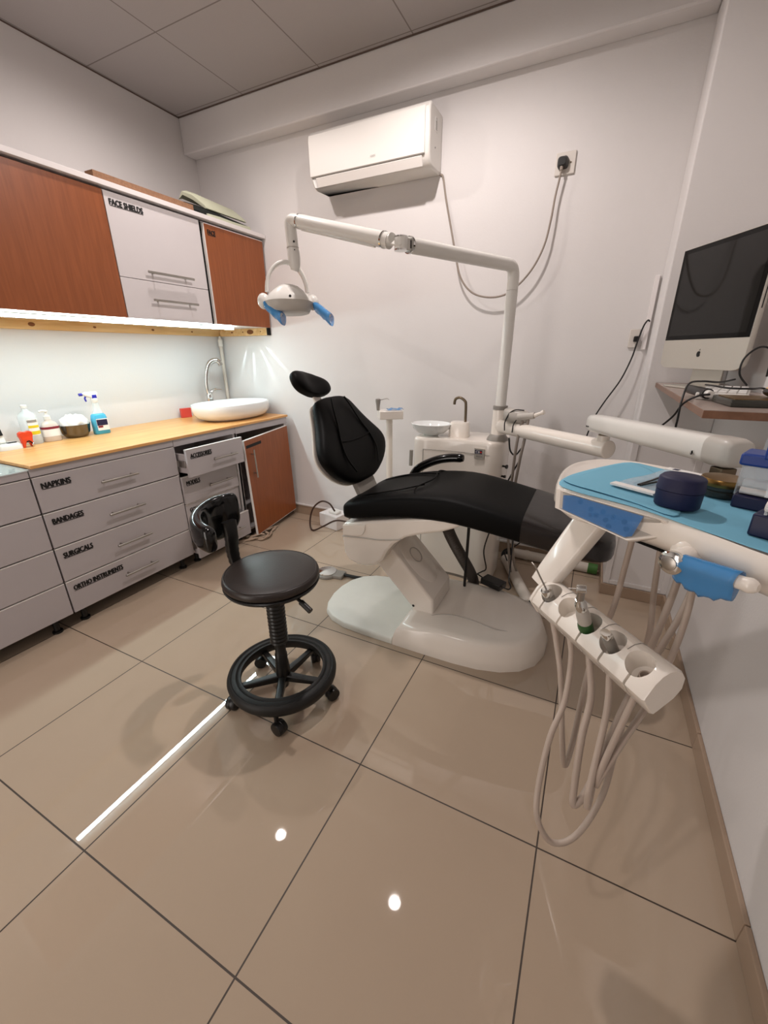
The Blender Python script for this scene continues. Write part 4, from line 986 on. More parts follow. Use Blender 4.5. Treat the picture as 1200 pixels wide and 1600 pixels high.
# tray body
rim = [(.503, .062), (.511, .030), (.530, .010), (.605, -.030), (.671, -.068), (.706, -.098), (.76, -.152), (.80, -.19), (.88, -.26), (.955, -.295), (1.01, -.28), (1.03, -.21), (1.015, -.08), (.95, .12), (.90, .20), (.842, .250), (.797, .285), (.721, .333), (.66, .358), (.60, .352), (.565, .330), (.53, .283), (.510, .225), (.501, .144)]
R = [q for q in cr([V((x, y, 0)) for x, y in rim], 4, closed=True)]
def tray_ring(z, off):
    n = len(R); out = []
    for i, q in enumerate(R):
        tg = (R[(i+2) % n]-R[(i-2) % n]).normalized(); nn = V((tg.y, -tg.x, 0))
        out.append(V((q.x+nn.x*off, q.y+nn.y*off, z)))
    return out
b = MB().loft([tray_ring(1.022, -.055), tray_ring(1.030, -.030), tray_ring(1.048, -.006), tray_ring(1.064, .004), tray_ring(1.085, .003), tray_ring(1.096, .0), tray_ring(1.100, -.005), tray_ring(1.098, -.012), tray_ring(1.094, -.020)])
tray = b.build('tray_body', 'gloss', t, smooth=50)
# console: sloping keypad let into the near side
q0, q1, q2, q3, q4 = V((.524, .018, 1.092)), V((.683, -.075, 1.092)), V((.703, -.068, 1.070)), V((.641, -.070, 1.049)), V((.527, .006, 1.060))
nrm = (q1-q0).cross(q4-q0).normalized()
if nrm.z < 0: nrm = -nrm
nrm_o = nrm*.007
q0, q1, q2, q3, q4 = [q_+nrm_o for q_ in (q0, q1, q2, q3, q4)]
cen = (q0+q1+q2+q3+q4)/5
def grow(q, f, d): return cen+(q-cen)*f+nrm*d
pts = [q0, q1, q2, q3, q4]
b = MB().loft([[grow(q, 1.22, -.030) for q in pts], [grow(q, 1.22, -.004) for q in pts], [grow(q, 1.17, .003) for q in pts], [grow(q, 1.08, .003) for q in pts], [grow(q, 1.04, -.001) for q in pts]])
con = b.build('console_frame', 'gloss', t, bevel=.002, smooth=40)
MB().loft([[grow(q, 1.035, -.002) for q in pts], [grow(q, 1.03, .0005) for q in pts]]).build('keypad', 'midg', t, parent=con, smooth=0)
def kp(u, v): # u along the top edge, v down
    a = q0.lerp(q1, u); bb = q4.lerp(q3 if True else q2, u*1.0); return a.lerp(bb, v)
b = MB()
for u, v in ((.22, .22), (.38, .42), (.52, .35), (.66, .42), (.48, .62), (.62, .66), (.42, .70), (.80, .45), (.90, .70), (.72, .88)):
    q = kp(u, v); b.lathe(q+nrm*.0008, [(.0052, 0), (.005, .0012), (.001, .0016)], 14, axis=nrm)
b.build('key', 'navyd', t, parent=con)
f0 = [grow(kp(-.02, .02), 1, .0028), grow(kp(.84, -.0), 1, .0028), grow(kp(.95, .98), 1, .0028), grow(kp(.0, 1.02), 1, .0028)]
f0 = [q0.lerp(q4, .15)+nrm*.003, q0.lerp(q1, .12)+nrm*.003, q0.lerp(q1, .88)+nrm*.003, q3.lerp(q2, .18)+nrm*.003, q3+nrm*.003, q4+nrm*.003]
MB().prism(f0, nrm*.0006).build('keypad_film', 'bluefilm', t, parent=con, smooth=0)
# handle with film
Hd = V((.79, -.613, 0)); Hn = V((-.613, -.79, 0))
Bs = V((.735, -.113, 1.052))
MB().lathe(Bs, [(.034, 0), (.033, .006), (.026, .012), (.019, .014), (.019, .050)], 28, axis=Hn).build('handle_boss', 'gloss', t)
hb = Bs+Hn*.052
MB().lathe(hb-Hd*.0+Hn*-.002, [(.019, 0), (.0195, .003), (.0195, .010), (.014, .013)], 24, axis=Hn).build('handle_cap', 'chrome', t)
MB().lathe(hb+Hn*.0113, [(.0115, 0), (.0115, .002), (.006, .0035)], 24, axis=Hn).build('handle_bolt', 'steel', t)
Hd = (Hd+Z_*.10).normalized()
hp = [hb+Hd*-.004-Hn*.008, hb+Hd*.025-Hn*.006, hb+Hd*.06-Hn*.004, hb+Hd*.095-Hn*.003, hb+Hd*.112-Hn*.003]
hh = MB().tube(cr(hp, 5), [.0105]*16+[.0115]*2+[.0105, .009, .006], 16).build('handle', 'gloss', t)
rings = []
for i in range(13):
    f = i/12; q = hb+Hd*(.004+.084*f)-Hn*.005; wob = .0022*math.sin(i*2.3)
    drop = .026+.012*math.sin(f*3.0)+wob
    rings.append([q+Hn*.0165*math.cos(a_)*(1 if math.sin(a_) > -.3 else .6)+Z_*(.0155*math.sin(a_) if math.sin(a_) > 0 else drop*1.15*math.sin(a_))+Hn*wob*.4*math.sin(3*a_) for a_ in [2*math.pi*k_/18 for k_ in range(18)]])
MB().loft(rings, False, False).build('film_sleeve', 'bluefilm2', t, parent=hh, smooth=70, solid=.0005)
# arm down to the instrument holder
hx_ = V((.168, -.208, .017)); hx_n = hx_.normalized(); hf = V((-.778, -.628, 0)); hup = hx_n.cross(hf)
if hup.z < 0: hup = -hup
ca_, sa_ = math.cos(math.radians(22)), math.sin(math.radians(22))
hf0 = hf.copy(); hf, hup = hf*ca_-hup*sa_, hup*ca_+hf*sa_
O1 = V((.539, .056, .811)); SP = hx_/4
a0 = V((.600, .150, 1.020)); a1 = O1-hx_n*.060+hup*.012+hf*-.006
adn = (a1-a0).normalized(); asd = adn.cross(hf).normalized(); afr = asd.cross(adn)
MB().loft([rring(a0, asd, afr, .040, .019, 20, 5), rring(a0.lerp(a1, .4), asd, afr, .038, .018, 20, 5), rring(a0.lerp(a1, .85), asd, afr, .034, .017, 20, 5), rring(a1+adn*.006, asd, afr, .030, .016, 20, 5)]).build('holder_arm', 'gloss', t, smooth=45)
# holder bar: rounded back, sloping top, beak along the bottom front
sec = [(-.040, -.002), (-.037, .014), (-.028, .024), (-.014, .029), (.002, .028), (.020, .020), (.044, .002), (.047, -.002), (.046, -.008), (.040, -.040), (.036, -.045), (.026, -.043), (-.010, -.034), (-.030, -.022)]
def sring(o, g=1.0): return [o+hf*a*g+hup*b_*g for a, b_ in sec]
e0, e1 = O1-hx_n*.036, O1+hx_+hx_n*.045
b = MB().loft([sring(e0, .97), sring(e0+hx_n*.003), sring(e1-hx_n*.004), sring(e1, .95)])
bar = b.build('holder_bar', 'gloss', t, bevel=.003)
cut = []
cax = (hup*.97+hf*.12).normalized()
for k in range(5):
    o = O1+SP*k+hf*.004
    mbc = MB(); mbc.lathe(o+cax*-.0125, [(.0135, -.05), (.0135, -.004), (.0235, -.002), (.0275, .06)], 28, axis=cax)
    c1 = mbc.build('cutter', 'gloss', None); c1.data.transform(Matrix.Translation(-V(t.location))); cut.append(c1); c1.location = t.location
    mbc = MB(); mbc.obox(o+hf*.03-hup*.012, hx_n, hf, hup, .0026, .03, .06)
    c2 = mbc.build('cutter', 'gloss', None, smooth=0); c2.data.transform(Matrix.Translation(-V(t.location))); c2.location = t.location; cut.append(c2)
bpy.context.view_layer.update()
bar.modifiers.clear(); boolean_cut(bar, cut)
bar.data.materials.clear(); bar.data.materials.append(M['gloss'])
md = bar.modifiers.new('bevel', 'BEVEL'); md.width = .0012; md.segments = 2; md.limit_method = 'ANGLE'; md.angle_limit = math.radians(50)
b = MB()
for k in range(4):
    o = O1+SP*(k+.5); b.tube([o+hf*a+hup*(b_+.0004) for a, b_ in sec[1:5]], .0008, 6)
b.build('bar_seam', 'grayp', t, parent=bar)
b = MB().loft([sring(e0-hx_n*.016, .75), sring(e0-hx_n*.012, 1.0), sring(e0-hx_n*.001, 1.05), ]); b.build('bar_end', 'gloss', t, bevel=.003)
# handpieces with their hoses
def hosed(name, label, k, hosepts, hr, build, hm='hose'):
    base = O1+SP*k
    th = thing(name, label, 'handpiece', base, 'handpieces in the holder bar')
    if hosepts: MB().tube(cr(hosepts, 7), hr, 12).build('hose', hm, th)
    if build: build(th, base+hf*.004, cax)
    return th
def hp_syringe(th, o, ax):
    o = o+hf*.010
    a2 = (ax-hf*.06-hx_n*.02).normalized()
    MB().lathe(o-a2*.03, [(.009, 0), (.012, .01), (.0125, .045), (.011, .052)], 16, axis=a2).build('syringe_body', 'grayp', th)
    MB().lathe(o+a2*.0225, [(.0125, 0), (.0135, .004), (.0135, .016), (.009, .02)], 16, axis=a2).build('syringe_head', 'chrome', th)
    MB().tube(cr([o+a2*.042, o+a2*.075-hx_n*.006, o+a2*.102-hx_n*.010, o+a2*.112-hx_n*.020], 5), .0021, 8).build('syringe_tip', 'steel', th)
    MB().obox(o+hf*.015-a2*.018, hx_n, hf, a2, .006, .0035, .022).build('blue_tape', 'bluefilm2', th, bevel=.002)
def hp_contra(th, o, ax):
    o = o+hf*.008+ax*.034
    a2 = (ax*.97-hf*.10+hx_n*.10).normalized()
    MB().lathe(o-a2*.042, [(.010, 0), (.0150, .008), (.0150, .036), (.0138, .040)], 18, axis=a2).build('green_grip', 'green', th)
    MB().lathe(o-a2*.0015, [(.0138, 0), (.0140, .022), (.0112, .038)], 18, axis=a2).build('handpiece_body', 'midg', th)
    MB().lathe(o+a2*.037, [(.0112, 0), (.0120, .004), (.0120, .015), (.0102, .018), (.0080, .028)], 18, axis=a2).build('neck_ring', 'chrome', th)
    e = o+a2*.062; b2 = (a2-hf*.30+hx_n*.12).normalized()
    MB().tube([e, e+b2*.026], [.0080, .0065], 14).build('neck', 'steel', th)
    h = e+b2*.030; hz = (hx_n*-.45+hf*.55+hup*.1).normalized()
    MB().lathe(h-hz*.008, [(.005, 0), (.0086, .001), (.0090, .009), (.0086, .017), (.005, .019)], 18, axis=hz).build('turbine_head', 'chrome', th)
    MB().tube([h+hz*.011, h+hz*.025], .0012, 8).build('bur', 'steel', th)
def hp_scaler(th, o, ax):
    o = o+hf*.006+ax*.020
    a2 = (ax+hx_n*.04+hf*.02).normalized()
    MB().lathe(o-a2*.045, [(.0085, 0), (.0105, .006), (.0115, .05), (.0105, .066)], 18, axis=a2, sx=1, sy=.85).build('handpiece_body', 'grayp', th)
    MB().loft([rring(o+a2*.0215, hx_n, hf, .010, .0085, 16, 3), rring(o+a2*.030, hx_n, hf, .0115, .009, 16, 3), rring(o+a2*.036, hx_n, hf, .0105, .008, 16, 3)]).build('handpiece_head', 'chrome', th)
hosed('dental_syringe', 'dental air syringe with blue tape in the leftmost holder', 0, [(.678, .144, 1.02), (.672, .12, .90), (.663, .08, .808), (.643, .035, .738), (.634, .008, .674), (.629, -.034, .583), (.625, -.078, .515), (.616, -.108, .481), (.60, -.097, .553), (.577, -.056, .676), (.556, -.015, .737), (.541, .018, .768)], .0065, hp_syringe)
hosed('loose_hose', 'long grey hose hanging in the lowest loop from second holder', 1, [(.726, .123, 1.02), (.734, .09, .87), (.738, .05, .79), (.729, .002, .69), (.716, -.044, .652), (.704, -.106, .579), (.691, -.162, .492), (.654, -.22, .429), (.611, -.247, .416), (.577, -.245, .461), (.568, -.214, .513), (.574, -.161, .603), (.591, -.104, .658), (.590, -.05, .735), (.578, -.018, .775), (.583, .002, .79)], .0062, lambda th, o, ax: MB().lathe(o-ax*.022, [(.006, 0), (.0075, .002), (.0075, .012), (.005, .014)], 14, axis=ax).build('hose_end', 'midg', th))
hosed('contra_angle_handpiece', 'chrome contra angle handpiece with green grip in middle holder', 2, [(.765, .084, 1.02), (.765, .065, .93), (.757, .045, .859), (.735, -.005, .758), (.712, -.072, .676), (.673, -.154, .56), (.654, -.194, .516), (.638, -.209, .499), (.634, -.197, .533), (.632, -.156, .629), (.637, -.112, .697), (.625, -.07, .75), (.617, -.055, .78)], .0072, hp_contra)
hosed('scaler_handpiece', 'grey scaler handpiece with chrome end in fourth holder', 3, [(.785, .047, 1.02), (.785, .03, .93), (.772, .004, .87), (.745, -.035, .798), (.704, -.102, .726), (.667, -.186, .604), (.662, -.214, .544), (.66, -.223, .526), (.657, -.222, .56), (.658, -.208, .59), (.664, -.155, .707), (.660, -.115, .765), (.656, -.105, .785)], .0065, hp_scaler)
hosed('hose_connector', 'empty beige hose end sitting in the rightmost holder', 4, [(.775, .02, 1.02), (.778, -.01, .90), (.765, -.05, .81), (.735, -.115, .735), (.700, -.17, .67), (.675, -.20, .60), (.668, -.205, .57), (.672, -.20, .62), (.690, -.175, .72), (.705, -.155, .80)], .006, lambda th, o, ax: MB().lathe(o-ax*.030, [(.0085, 0), (.010, .002), (.010, .022), (.0075, .0225), (.0075, .012)], 18, axis=ax).build('connector', 'hose', th))

# ------------------------------------------------------------------ on the tray
ZTR = 1.101
out = [(.507, .040), (.513, .10), (.541, .165), (.600, .262), (.657, .325), (.716, .293), (.79, .246), (.86, .20), (.93, .10), (.98, -.05), (.97, -.20), (.90, -.235), (.803, -.182), (.761, -.145), (.707, -.098), (.664, -.063), (.611, -.032), (.544, .002)]
def sheet(poly, z, amp, seed, scale=1.0):
    b = MB(); c = V((sum(p[0] for p in poly)/len(poly), sum(p[1] for p in poly)/len(poly), 0)); P_ = cr([V((x, y, 0)) for x, y in poly], 3, closed=True)
    rnd = random.Random(seed); rings = []
    for f in (1.0, .97, .9, .75, .55, .3, .1):
        rings.append([V((c.x+(q.x-c.x)*f, c.y+(q.y-c.y)*f, z+amp*(math.sin(q.x*40*f+seed)+math.sin(q.y*33*f+2*seed)+2)*.5*(1 if f < .99 else .6))) for q in P_])
    b.loft(rings, cap0=False); return b
o = one(sheet(out, ZTR+.0005, .0012, 1), 'paper_bib', 'bib', 'large blue paper bib spread over the instrument tray', 'bib', smooth=70, solid=.0008)
fold = [(.513, .085), (.530, .045), (.585, .008), (.65, -.035), (.70, -.08), (.715, -.03), (.69, .10), (.70, .22), (.655, .30), (.60, .235), (.55, .15)]
o = one(sheet(fold, ZTR+.0038, .0016, 3), 'paper_bib', 'bib', 'folded blue paper bib lying on the left of the tray', 'bib', smooth=70, solid=.0008)
# sterile pouch with tweezers
t = thing('sterile_pouch', 'clear sterile pouch with tweezers on the blue bib', 'pouch', (.70, .14, ZTR+.008))
ctr = V((.705, .135, ZTR+.0095)); pa = V((.55, .84, 0)).normalized(); pb = V((.84, -.55, 0)).normalized()
def ps(a, b_): return ctr+pa*a+pb*b_
b = MB(); rings = []
for i in range(9):
    f = -1+2*i/8; rings.append([ps(.115*f, g)+Z_*(.0015*math.sin(f*5+g*60)+.0015) for g in (-.042, -.02, 0, .02, .042)])
b.loft(rings, False, False, closed=False); b.build('pouch_film', 'clear', t, solid=.0006, smooth=70)
b = MB(); b.prism([ps(-.118, -.044), ps(-.098, -.044), ps(-.098, .044), ps(-.118, .044)], Z_*.004); b.prism([ps(.095, -.044), ps(.118, -.044), ps(.118, .044), ps(.095, .044)], Z_*.004); b.build('paper_seal', 'paper', t, smooth=0)
MB().prism([ps(.100, -.03), ps(.112, -.03), ps(.112, -.018), ps(.100, -.018)], Z_*.0047).build('seal_print', 'navyd', t, smooth=0)
b = MB()
for s in (-1, 1):
    b.tube(cr([ps(-.085, -.002+.002*s), ps(-.03, .006*s), ps(.03, .011*s), ps(.075, .010*s), ps(.085, .002*s)], 5), .0022, 8)
for q in list(b.bm.verts): q.co.z += .0045
b.build('tweezers', 'black', t)
# round navy box
t = thing('round_box', 'dark navy round box standing on the blue bib', 'box', (.716, -.012, ZTR+.002))
rc = V((.712, -.018, ZTR+.0062))
ra, rb = V((.9, -.42, 0)).normalized(), V((.42, .9, 0)).normalized()
MB().loft([rring(rc, ra, rb, .034, .031, 40, 2.4), rring(rc+Z_*.002, ra, rb, .0355, .0325, 40, 2.4), rring(rc+Z_*.030, ra, rb, .0365, .0335, 40, 2.4)]).build('box_base', 'navy', t, smooth=50)
MB().loft([rring(rc+Z_*.0302, ra, rb, .0360, .033, 40, 2.4), rring(rc+Z_*.0312, ra, rb, .0372, .0342, 40, 2.4), rring(rc+Z_*.052, ra, rb, .0355, .0325, 40, 2.4), rring(rc+Z_*.0555, ra, rb, .032, .029, 40, 2.4)]).build('box_lid', 'navy', t, smooth=50)
# jar
t = thing('small_jar', 'low glass jar with gold lid behind the round navy box', 'jar', (.800, .098, ZTR+.003))
jc = V((.800, .098, ZTR+.004))
MB().lathe(jc, [(.033, 0), (.036, .003), (.036, .012), (.034, .0135), (.036, .015), (.036, .021)], 36).build('jar_body', 'jar', t, smooth=50)
MB().lathe(jc+Z_*.0212, [(.037, 0), (.038, .002), (.038, .011), (.036, .014), (.012, .0155), (.001, .0155)], 36).build('lid', 'gold', t, smooth=50)
# cotton dispensers
def dispenser(label, c, a, s=1.0):
    th = thing('cotton_dispenser', label, 'dispenser', c, 'cotton roll dispensers on the tray')
    ca, cb = V((math.cos(a), math.sin(a), 0)), V((-math.sin(a), math.cos(a), 0)); c = V(c)
    def bx(u, v, z0, z1, hu_, hv): return (c+ca*u+cb*v+Z_*(z0+z1)/2*s, ca, cb, Z_, hu_*s, hv*s, (z1-z0)/2*s)
    MB().obox(*bx(0, 0, 0, .024, .026, .026)).build('dispenser_base', 'navyd', th, bevel=.003)
    b = MB()
    b.obox(*bx(-.025, 0, .0245, .078, .0012, .025)); b.obox(*bx(.025, 0, .0245, .078, .0012, .025)); b.obox(*bx(0, .025, .0245, .078, .0238, .0012)); b.obox(*bx(0, -.025, .040, .078, .0238, .0012))
    b.build('clear_body', 'clear', th)
    MB().obox(*bx(0, .0, .0785, .100, .031, .031)).build('lid', 'royal', th, bevel=.004)
    b = MB()
    for i in range(3):
        q = c+cb*(-.014+.014*i)*s+Z_*.0315*s; b.tube([q-ca*.020*s, q+ca*.020*s], .0064*s, 12)
    for i in range(2):
        q = c+cb*(-.007+.014*i)*s+Z_*.0435*s; b.tube([q-ca*.020*s, q+ca*.020*s], .0064*s, 12)
    b.build('cotton_roll', 'cotton', th)
    return th
dispenser('cotton roll dispenser with navy lid beside the gold lidded jar', (.835, .040, ZTR+.003), -.42)
d2_ = dispenser('navy cotton dispenser cut by the right frame edge', (.845, -.106, ZTR+.003), -.55, 1.5)
# clear acrylic rack behind the dispensers
t = thing('acrylic_rack', 'clear upright acrylic rack behind the cotton dispensers', 'rack', (.905, .12, ZTR+.003))
rc = V((.905, .13, ZTR+.0035)); ra = V((.93, -.36, 0)).normalized(); rb = V((.36, .93, 0)).normalized()
MB().loft([rring(rc+Z_*.065, ra, Z_, .05, .063, 36, 6), rring(rc+Z_*.065+rb*.003, ra, Z_, .05, .063, 36, 6)]).build('back_plate', 'clear', t)
MB().obox(rc+Z_*.0016-rb*.03, ra, rb, Z_, .048, .028, .0015).build('base_plate', 'clear', t)
MB().obox(rc+Z_*.096-rb*.002, ra, Z_, rb, .022, .012, .001).build('paper_tag', 'paper', t, smooth=0)

# ------------------------------------------------------------------ suction hanger resting on the lower arm, assistant stand
t = thing('suction_hanger', 'grey suction handpiece hanger strapped on top of the lower arm', 'holder', (.19, 1.36, 1.025))
b = MB().loft([rring((.13, 1.40, 1.062), Y_, Z_, .045, .030, 20, 3.5), rring((.145, 1.395, 1.062), Y_, Z_, .05, .034, 20, 3.5), rring((.235, 1.37, 1.058), Y_, Z_, .048, .032, 20, 3.5), rring((.255, 1.365, 1.056), Y_, Z_, .038, .026, 20, 3)])
b.build('hanger_body', 'midg', t, smooth=50)
MB().tube([(.21, 1.33, 1.06), (.29, 1.31, 1.075)], [.02, .016], 14).build('valve_body', 'midg', t)
MB().tube([(.29, 1.31, 1.075), (.325, 1.30, 1.092)], [.010, .008], 12).build('nozzle', 'gloss', t)
MB().tube([(.325, 1.30, 1.092), (.335, 1.297, 1.098)], .011, 12).build('nozzle_end', 'gloss', t)
for pts in ([(.235, 1.33, 1.05), (.222, 1.31, .95), (.215, 1.32, .80), (.21, 1.36, .60), (.21, 1.42, .40), (.22, 1.50, .20), (.24, 1.56, .02)], [(.262, 1.32, 1.06), (.257, 1.30, .95), (.243, 1.31, .82), (.228, 1.36, .62), (.235, 1.44, .36), (.25, 1.52, .15), (.28, 1.58, .02)]):
    MB().tube(cr(pts, 6), .0075, 10).build('suction_hose', 'hoseg', t)
for pts in ([(.16, 1.345, 1.075), (.145, 1.335, 1.03), (.145, 1.345, .985)], [(.16, 1.345, 1.075), (.19, 1.34, 1.094), (.235, 1.34, 1.094)], [(.205, 1.335, 1.05), (.19, 1.33, 1.02), (.188, 1.325, .98)]):
    MB().tube(cr(pts, 5), .003, 8).build('strap', 'cableb', t)
b = MB().tube(cr([(.17, 1.36, .945), (.185, 1.35, .88), (.215, 1.345, .86), (.245, 1.35, .90), (.24, 1.36, .84), (.20, 1.38, .74), (.165, 1.40, .64), (.14, 1.40, .50)], 6), .0045, 8)
one(b, 'thin_cable', 'cableb', 'thin black cable looping below the lower arm beside the unit', 'cable')
t = thing('assistant_stand', 'small white assistant tray stand with syringe behind the backrest', 'stand', (-.62, 1.52, 0))
MB().obox((-.61, 1.52, 1.005), V((.80, .6, 0)), V((-.6, .8, 0)), Z_, .075, .055, .026).build('tray_box', 'gloss', t, bevel=.003)
MB().tube([(-.615, 1.52, .02), (-.615, 1.52, .978)], .021, 18).build('post', 'gloss', t)
MB().lathe((-.615, 1.52, 0), [(.11, 0), (.11, .012), (.04, .02), (.025, .022)], 32).build('stand_base', 'gloss', t)
b = MB(); rings = []
for i in range(7):
    f = -1+2*i/6; rings.append([V((-.585, 1.54, 1.032))+V((.80, .6, 0))*(.052*f)+V((-.6, .8, 0))*g+Z_*(.004*math.sin(f*6+g*90)+.006) for g in (-.035, -.012, .012, .035)])
b.loft(rings, False, False, closed=False); b.build('blue_film', 'bluefilm2', t, solid=.0008, smooth=70)
t = thing('air_syringe', 'grey air water syringe standing in the assistant tray', 'syringe', (-.672, 1.475, 1.031))
MB().lathe((-.672, 1.475, 1.0315), [(.010, 0), (.012, .03), (.016, .055), (.016, .068), (.01, .072)], 16).build('syringe_body', 'grayp', t)
MB().tube(cr([(-.672, 1.475, 1.092), (-.645, 1.475, 1.098), (-.61, 1.475, 1.106), (-.595, 1.475, 1.10)], 5), .0022, 8).build('syringe_tip', 'steel', t)

# ------------------------------------------------------------------ shelf with the computer
b = MB().box(.808, XR-.001, .465, PY-.001, 1.206, 1.226)
t = thing('wall_shelf', 'brown edged wall shelf carrying the computer at right', 'shelf', (.95, 1.05, 1.206))
b.build('board', 'desk', t, bevel=.001)
MB().box(.809, XR-.002, .466, PY-.002, 1.2262, 1.2275).build('top_laminate', 'desktop', t, smooth=0)
ZS = 1.2277
BL, BR = V((.795, 1.505, 1.302)), V((1.005, 1.085, 1.302))
mu = (BR-BL).normalized(); mn = V((mu.y, -mu.x, 0)).normalized()
if mn.x > 0: mn = -mn
Wm = (BR-BL).length; Hm = .469
t = thing('desktop_computer', 'silver all in one computer with black screen on the shelf', 'computer', tuple((BL+BR)/2 - Z_*(.302-.2277+1)+Z_*1 - Z_*0)[:2] + (ZS,))
def mp(a, h, d): return BL+mu*a+Z_*h+mn*d
b = MB().loft([[mp(Wm/2, Hm/2, -.030)+mu*x*f+Z_*z*f for x, z in [(v.x, v.y) for v in rring((0, 0, 0), X_, Y_, Wm/2, Hm/2, 48, 14)]] for f in (.9,)] + [[mp(Wm/2, Hm/2, d)+mu*v.x*f+Z_*v.y*f for v in rring((0, 0, 0), X_, Y_, Wm/2, Hm/2, 48, 14)] for d, f in ((-.022, .985), (-.015, 1), (0, 1), (.001, .997))])
b.build('case', 'silver', t, smooth=30)
cb_ = .112
MB().obox(mp(Wm/2, (Hm+cb_)/2, .0018), mu, Z_, mn, Wm/2-.004, (Hm-cb_)/2-.003, .0008).build('bezel', 'bezel', t, bevel=.0005)
MB().obox(mp(Wm/2, (Hm+cb_)/2, .0028), mu, Z_, mn, Wm/2-.022, (Hm-cb_)/2-.020, .0003).build('screen', 'screen', t, smooth=0)
# mark on the chin
lc = mp(Wm*.5, .058, .0012)
b = MB()
pts = []
for i in range(40):
    a = 2*math.pi*i/40; x, y_ = .0105*math.cos(a), .0118*math.sin(a)
    y_ *= 1-.10*math.exp(-(x*300)**2); 
    bx_, by_ = x-.0125, y_-.001
    if math.hypot(bx_, by_) < .0052:
        k = .0052/max(1e-6, math.hypot(bx_, by_)); x, y_ = .0125+bx_*k, .001+by_*k
    pts.append(lc+mu*x+Z_*y_)
b.prism(pts, mn*.0006)
b.prism([lc+mu*.000+Z_*.0135, lc+mu*.002+Z_*.017, lc+mu*.0055+Z_*.020, lc+mu*.0045+Z_*.0155], mn*.0006)
b.build('logo', 'ink', t, smooth=0)
sdm = mp(Wm, Hm*.58, -.008)
MB().obox(sdm+mu*.0006, Z_, mn, mu, .065, .0013, .0006).build('disc_slot', 'dark', t, smooth=0)
st = mp(Wm/2, .10, -.032)
b = MB().loft([rring(st, mu, Z_, .085, .09, 20, 6), rring(st-mn*.02-Z_*.01, mu, Z_, .085, .08, 20, 6)])
b.build('stand_hinge', 'silver', t)
b = MB()
f0_, f1_ = mp(Wm/2, 0, -.055), mp(Wm/2, 0, .10)
b.obox(V((f0_.x, f0_.y, ZS+.055)), mu, Z_, mn, .085, .053, .004)
b.build('stand_neck', 'silver', t, bevel=.002)
b = MB(); q = mp(Wm/2, 0, .0); b.obox(V((q.x, q.y, ZS+.0045)), mu, mn, Z_, .085, .06, .004); b.build('stand_foot', 'silver', t, bevel=.002)
# things lying on the shelf
t = thing('keyboard', 'white keyboard lying under the computer on the shelf', 'keyboard', (.935, .86, ZS))
kc = V((.935, .90, ZS+.011)); ka = V((.25, .97, 0)).normalized(); kb = V((.97, -.25, 0)).normalized()
MB().obox(kc, ka, kb, Z_, .16, .065, .0105).build('keyboard_body', 'gloss2', t, bevel=.003)
b = MB()
for i in range(13):
    for j in range(5):
        b.obox(kc+ka*(-.144+.024*i)+kb*(-.048+.024*j)+Z_*.0125, ka, kb, Z_, .0095, .0095, .0022)
ks = b.build('keys', 'paper', t, smooth=0); ks['kind'] = 'stuff'
t = thing('wrapped_adapter', 'black cable adapter with white end lying on the shelf edge', 'adapter', (.84, .80, ZS))
MB().tube([(.835, .90, ZS+.022), (.86, .74, ZS+.020)], [.014, .016], 12).build('adapter_body', 'black', t)
MB().tube([(.86, .74, ZS+.020), (.863, .715, ZS+.02)], [.012, .010], 12).build('white_end', 'gloss2', t)
t = thing('flat_box', 'flat dark olive box lying at the front end of the shelf', 'box', (.965, .64, ZS))
MB().obox((.965, .645, ZS+.010), V((.97, .1, 0)), V((-.1, .97, 0)), Z_, .09, .075, .0095).build('box_body', mat and 'jar', t, bevel=.002)
MB().obox((.965, .645, ZS+.0205), V((.97, .1, 0)), V((-.1, .97, 0)), Z_, .08, .065, .0007).build('olive_top', 'gold', t, smooth=0)
t = thing('computer_mouse', 'black mouse with pale wooden top at the right frame edge', 'mouse', (1.0, .68, ZS+.022))
MB().ell((1.0, .66, ZS+.036), (.03, 0, 0), (0, .045, 0), (0, 0, .0145), 24, 10).build('mouse_base', 'black', t)
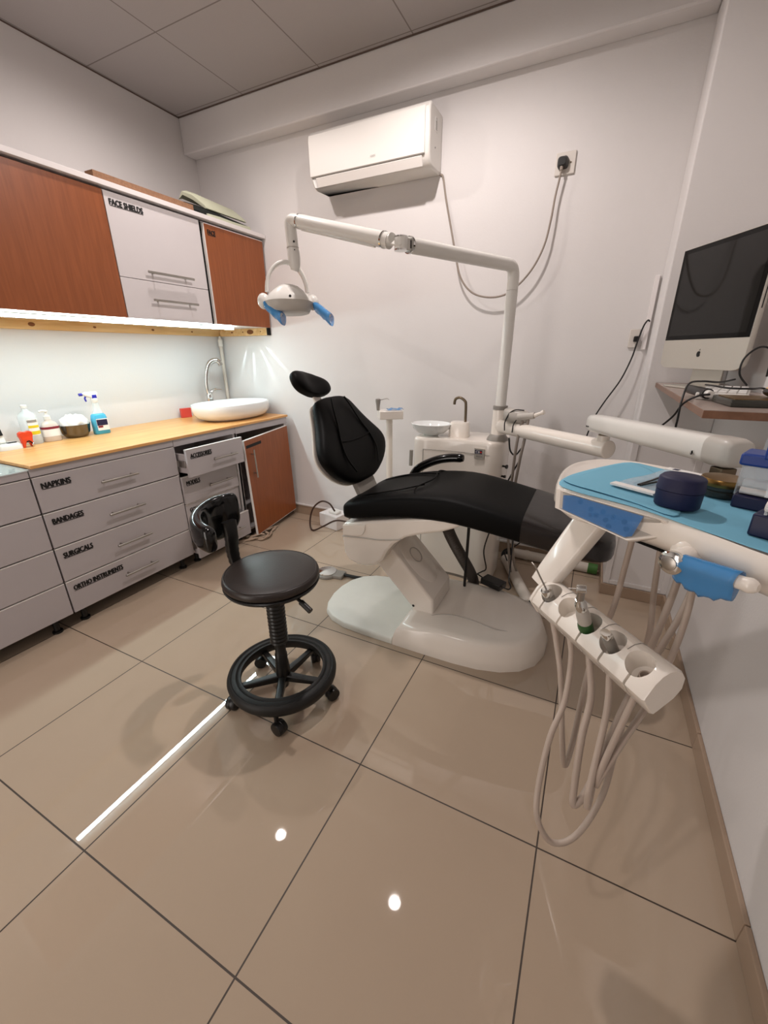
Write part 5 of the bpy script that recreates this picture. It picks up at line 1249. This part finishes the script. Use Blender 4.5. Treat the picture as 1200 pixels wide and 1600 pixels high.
MB().ell((1.0, .66, ZS+.042), (.025, 0, 0), (0, .038, 0), (0, 0, .013), 24, 10).build('mouse_top', 'pine', t)
for nm, lb, pts in (
    ('desk_cable', 'black cable curling over the shelf edge and hanging down', [(.98, 1.02, ZS+.05), (.92, .92, ZS+.045), (.86, .86, ZS+.05), (.815, .80, ZS+.045), (.797, .74, ZS+.0), (.795, .72, 1.17), (.80, .735, 1.12), (.82, .74, 1.06)]),
    ('desk_cable', 'black cable hanging diagonally from the adapter on the shelf', [(.86, .715, ZS+.02), (.83, .70, ZS+.016), (.800, .72, ZS-.01), (.79, .78, 1.17), (.77, .86, 1.12), (.745, .93, 1.07)]),
    ('desk_cable', 'black cable arching behind the lower right corner of computer', [(1.02, 1.03, ZS+.03), (.985, 1.005, ZS+.07), (.985, 1.0, ZS+.12), (1.02, 1.01, ZS+.155), (1.06, 1.03, ZS+.14), (1.07, 1.04, ZS+.06)]),
    ('desk_cable', 'black cable lying across the white keyboard', [(.90, 1.02, ZS+.03), (.90, .90, ZS+.034), (.925, .80, ZS+.034), (.98, .80, ZS+.034), (1.03, .88, ZS+.03), (1.06, .80, ZS+.012)])):
    b = MB().tube(cr(pts, 7), .0032, 8); one(b, nm, 'cableb', lb, 'cable')
# small socket and lead beside the pillar
t = thing('corner_socket', 'pale wall socket in the corner beside the pillar', 'socket', (.70, YB, 1.39))
MB().box(.665, .752-.04, YB-.012, YB, 1.39, 1.485).build('face_plate', 'plug', t, bevel=.003)
MB().obox((.70, YB-.022, 1.435), X_, Y_, Z_, .013, .0095, .014).build('plug', 'black', t, bevel=.003)
b = MB().tube(cr([(.745, 1.885, 1.52), (.735, 1.88, 1.525), (.722, 1.885, 1.50), (.712, 1.89, 1.45), (.704, 1.885, 1.40), (.693, 1.88, 1.33), (.66, 1.87, 1.22), (.60, 1.86, 1.10), (.56, 1.86, 1.0), (.53, 1.86, .85)], 6), .004, 8)
one(b, 'corner_lead', 'cableb', 'black lead drooping down the back wall from the corner socket', 'cable')
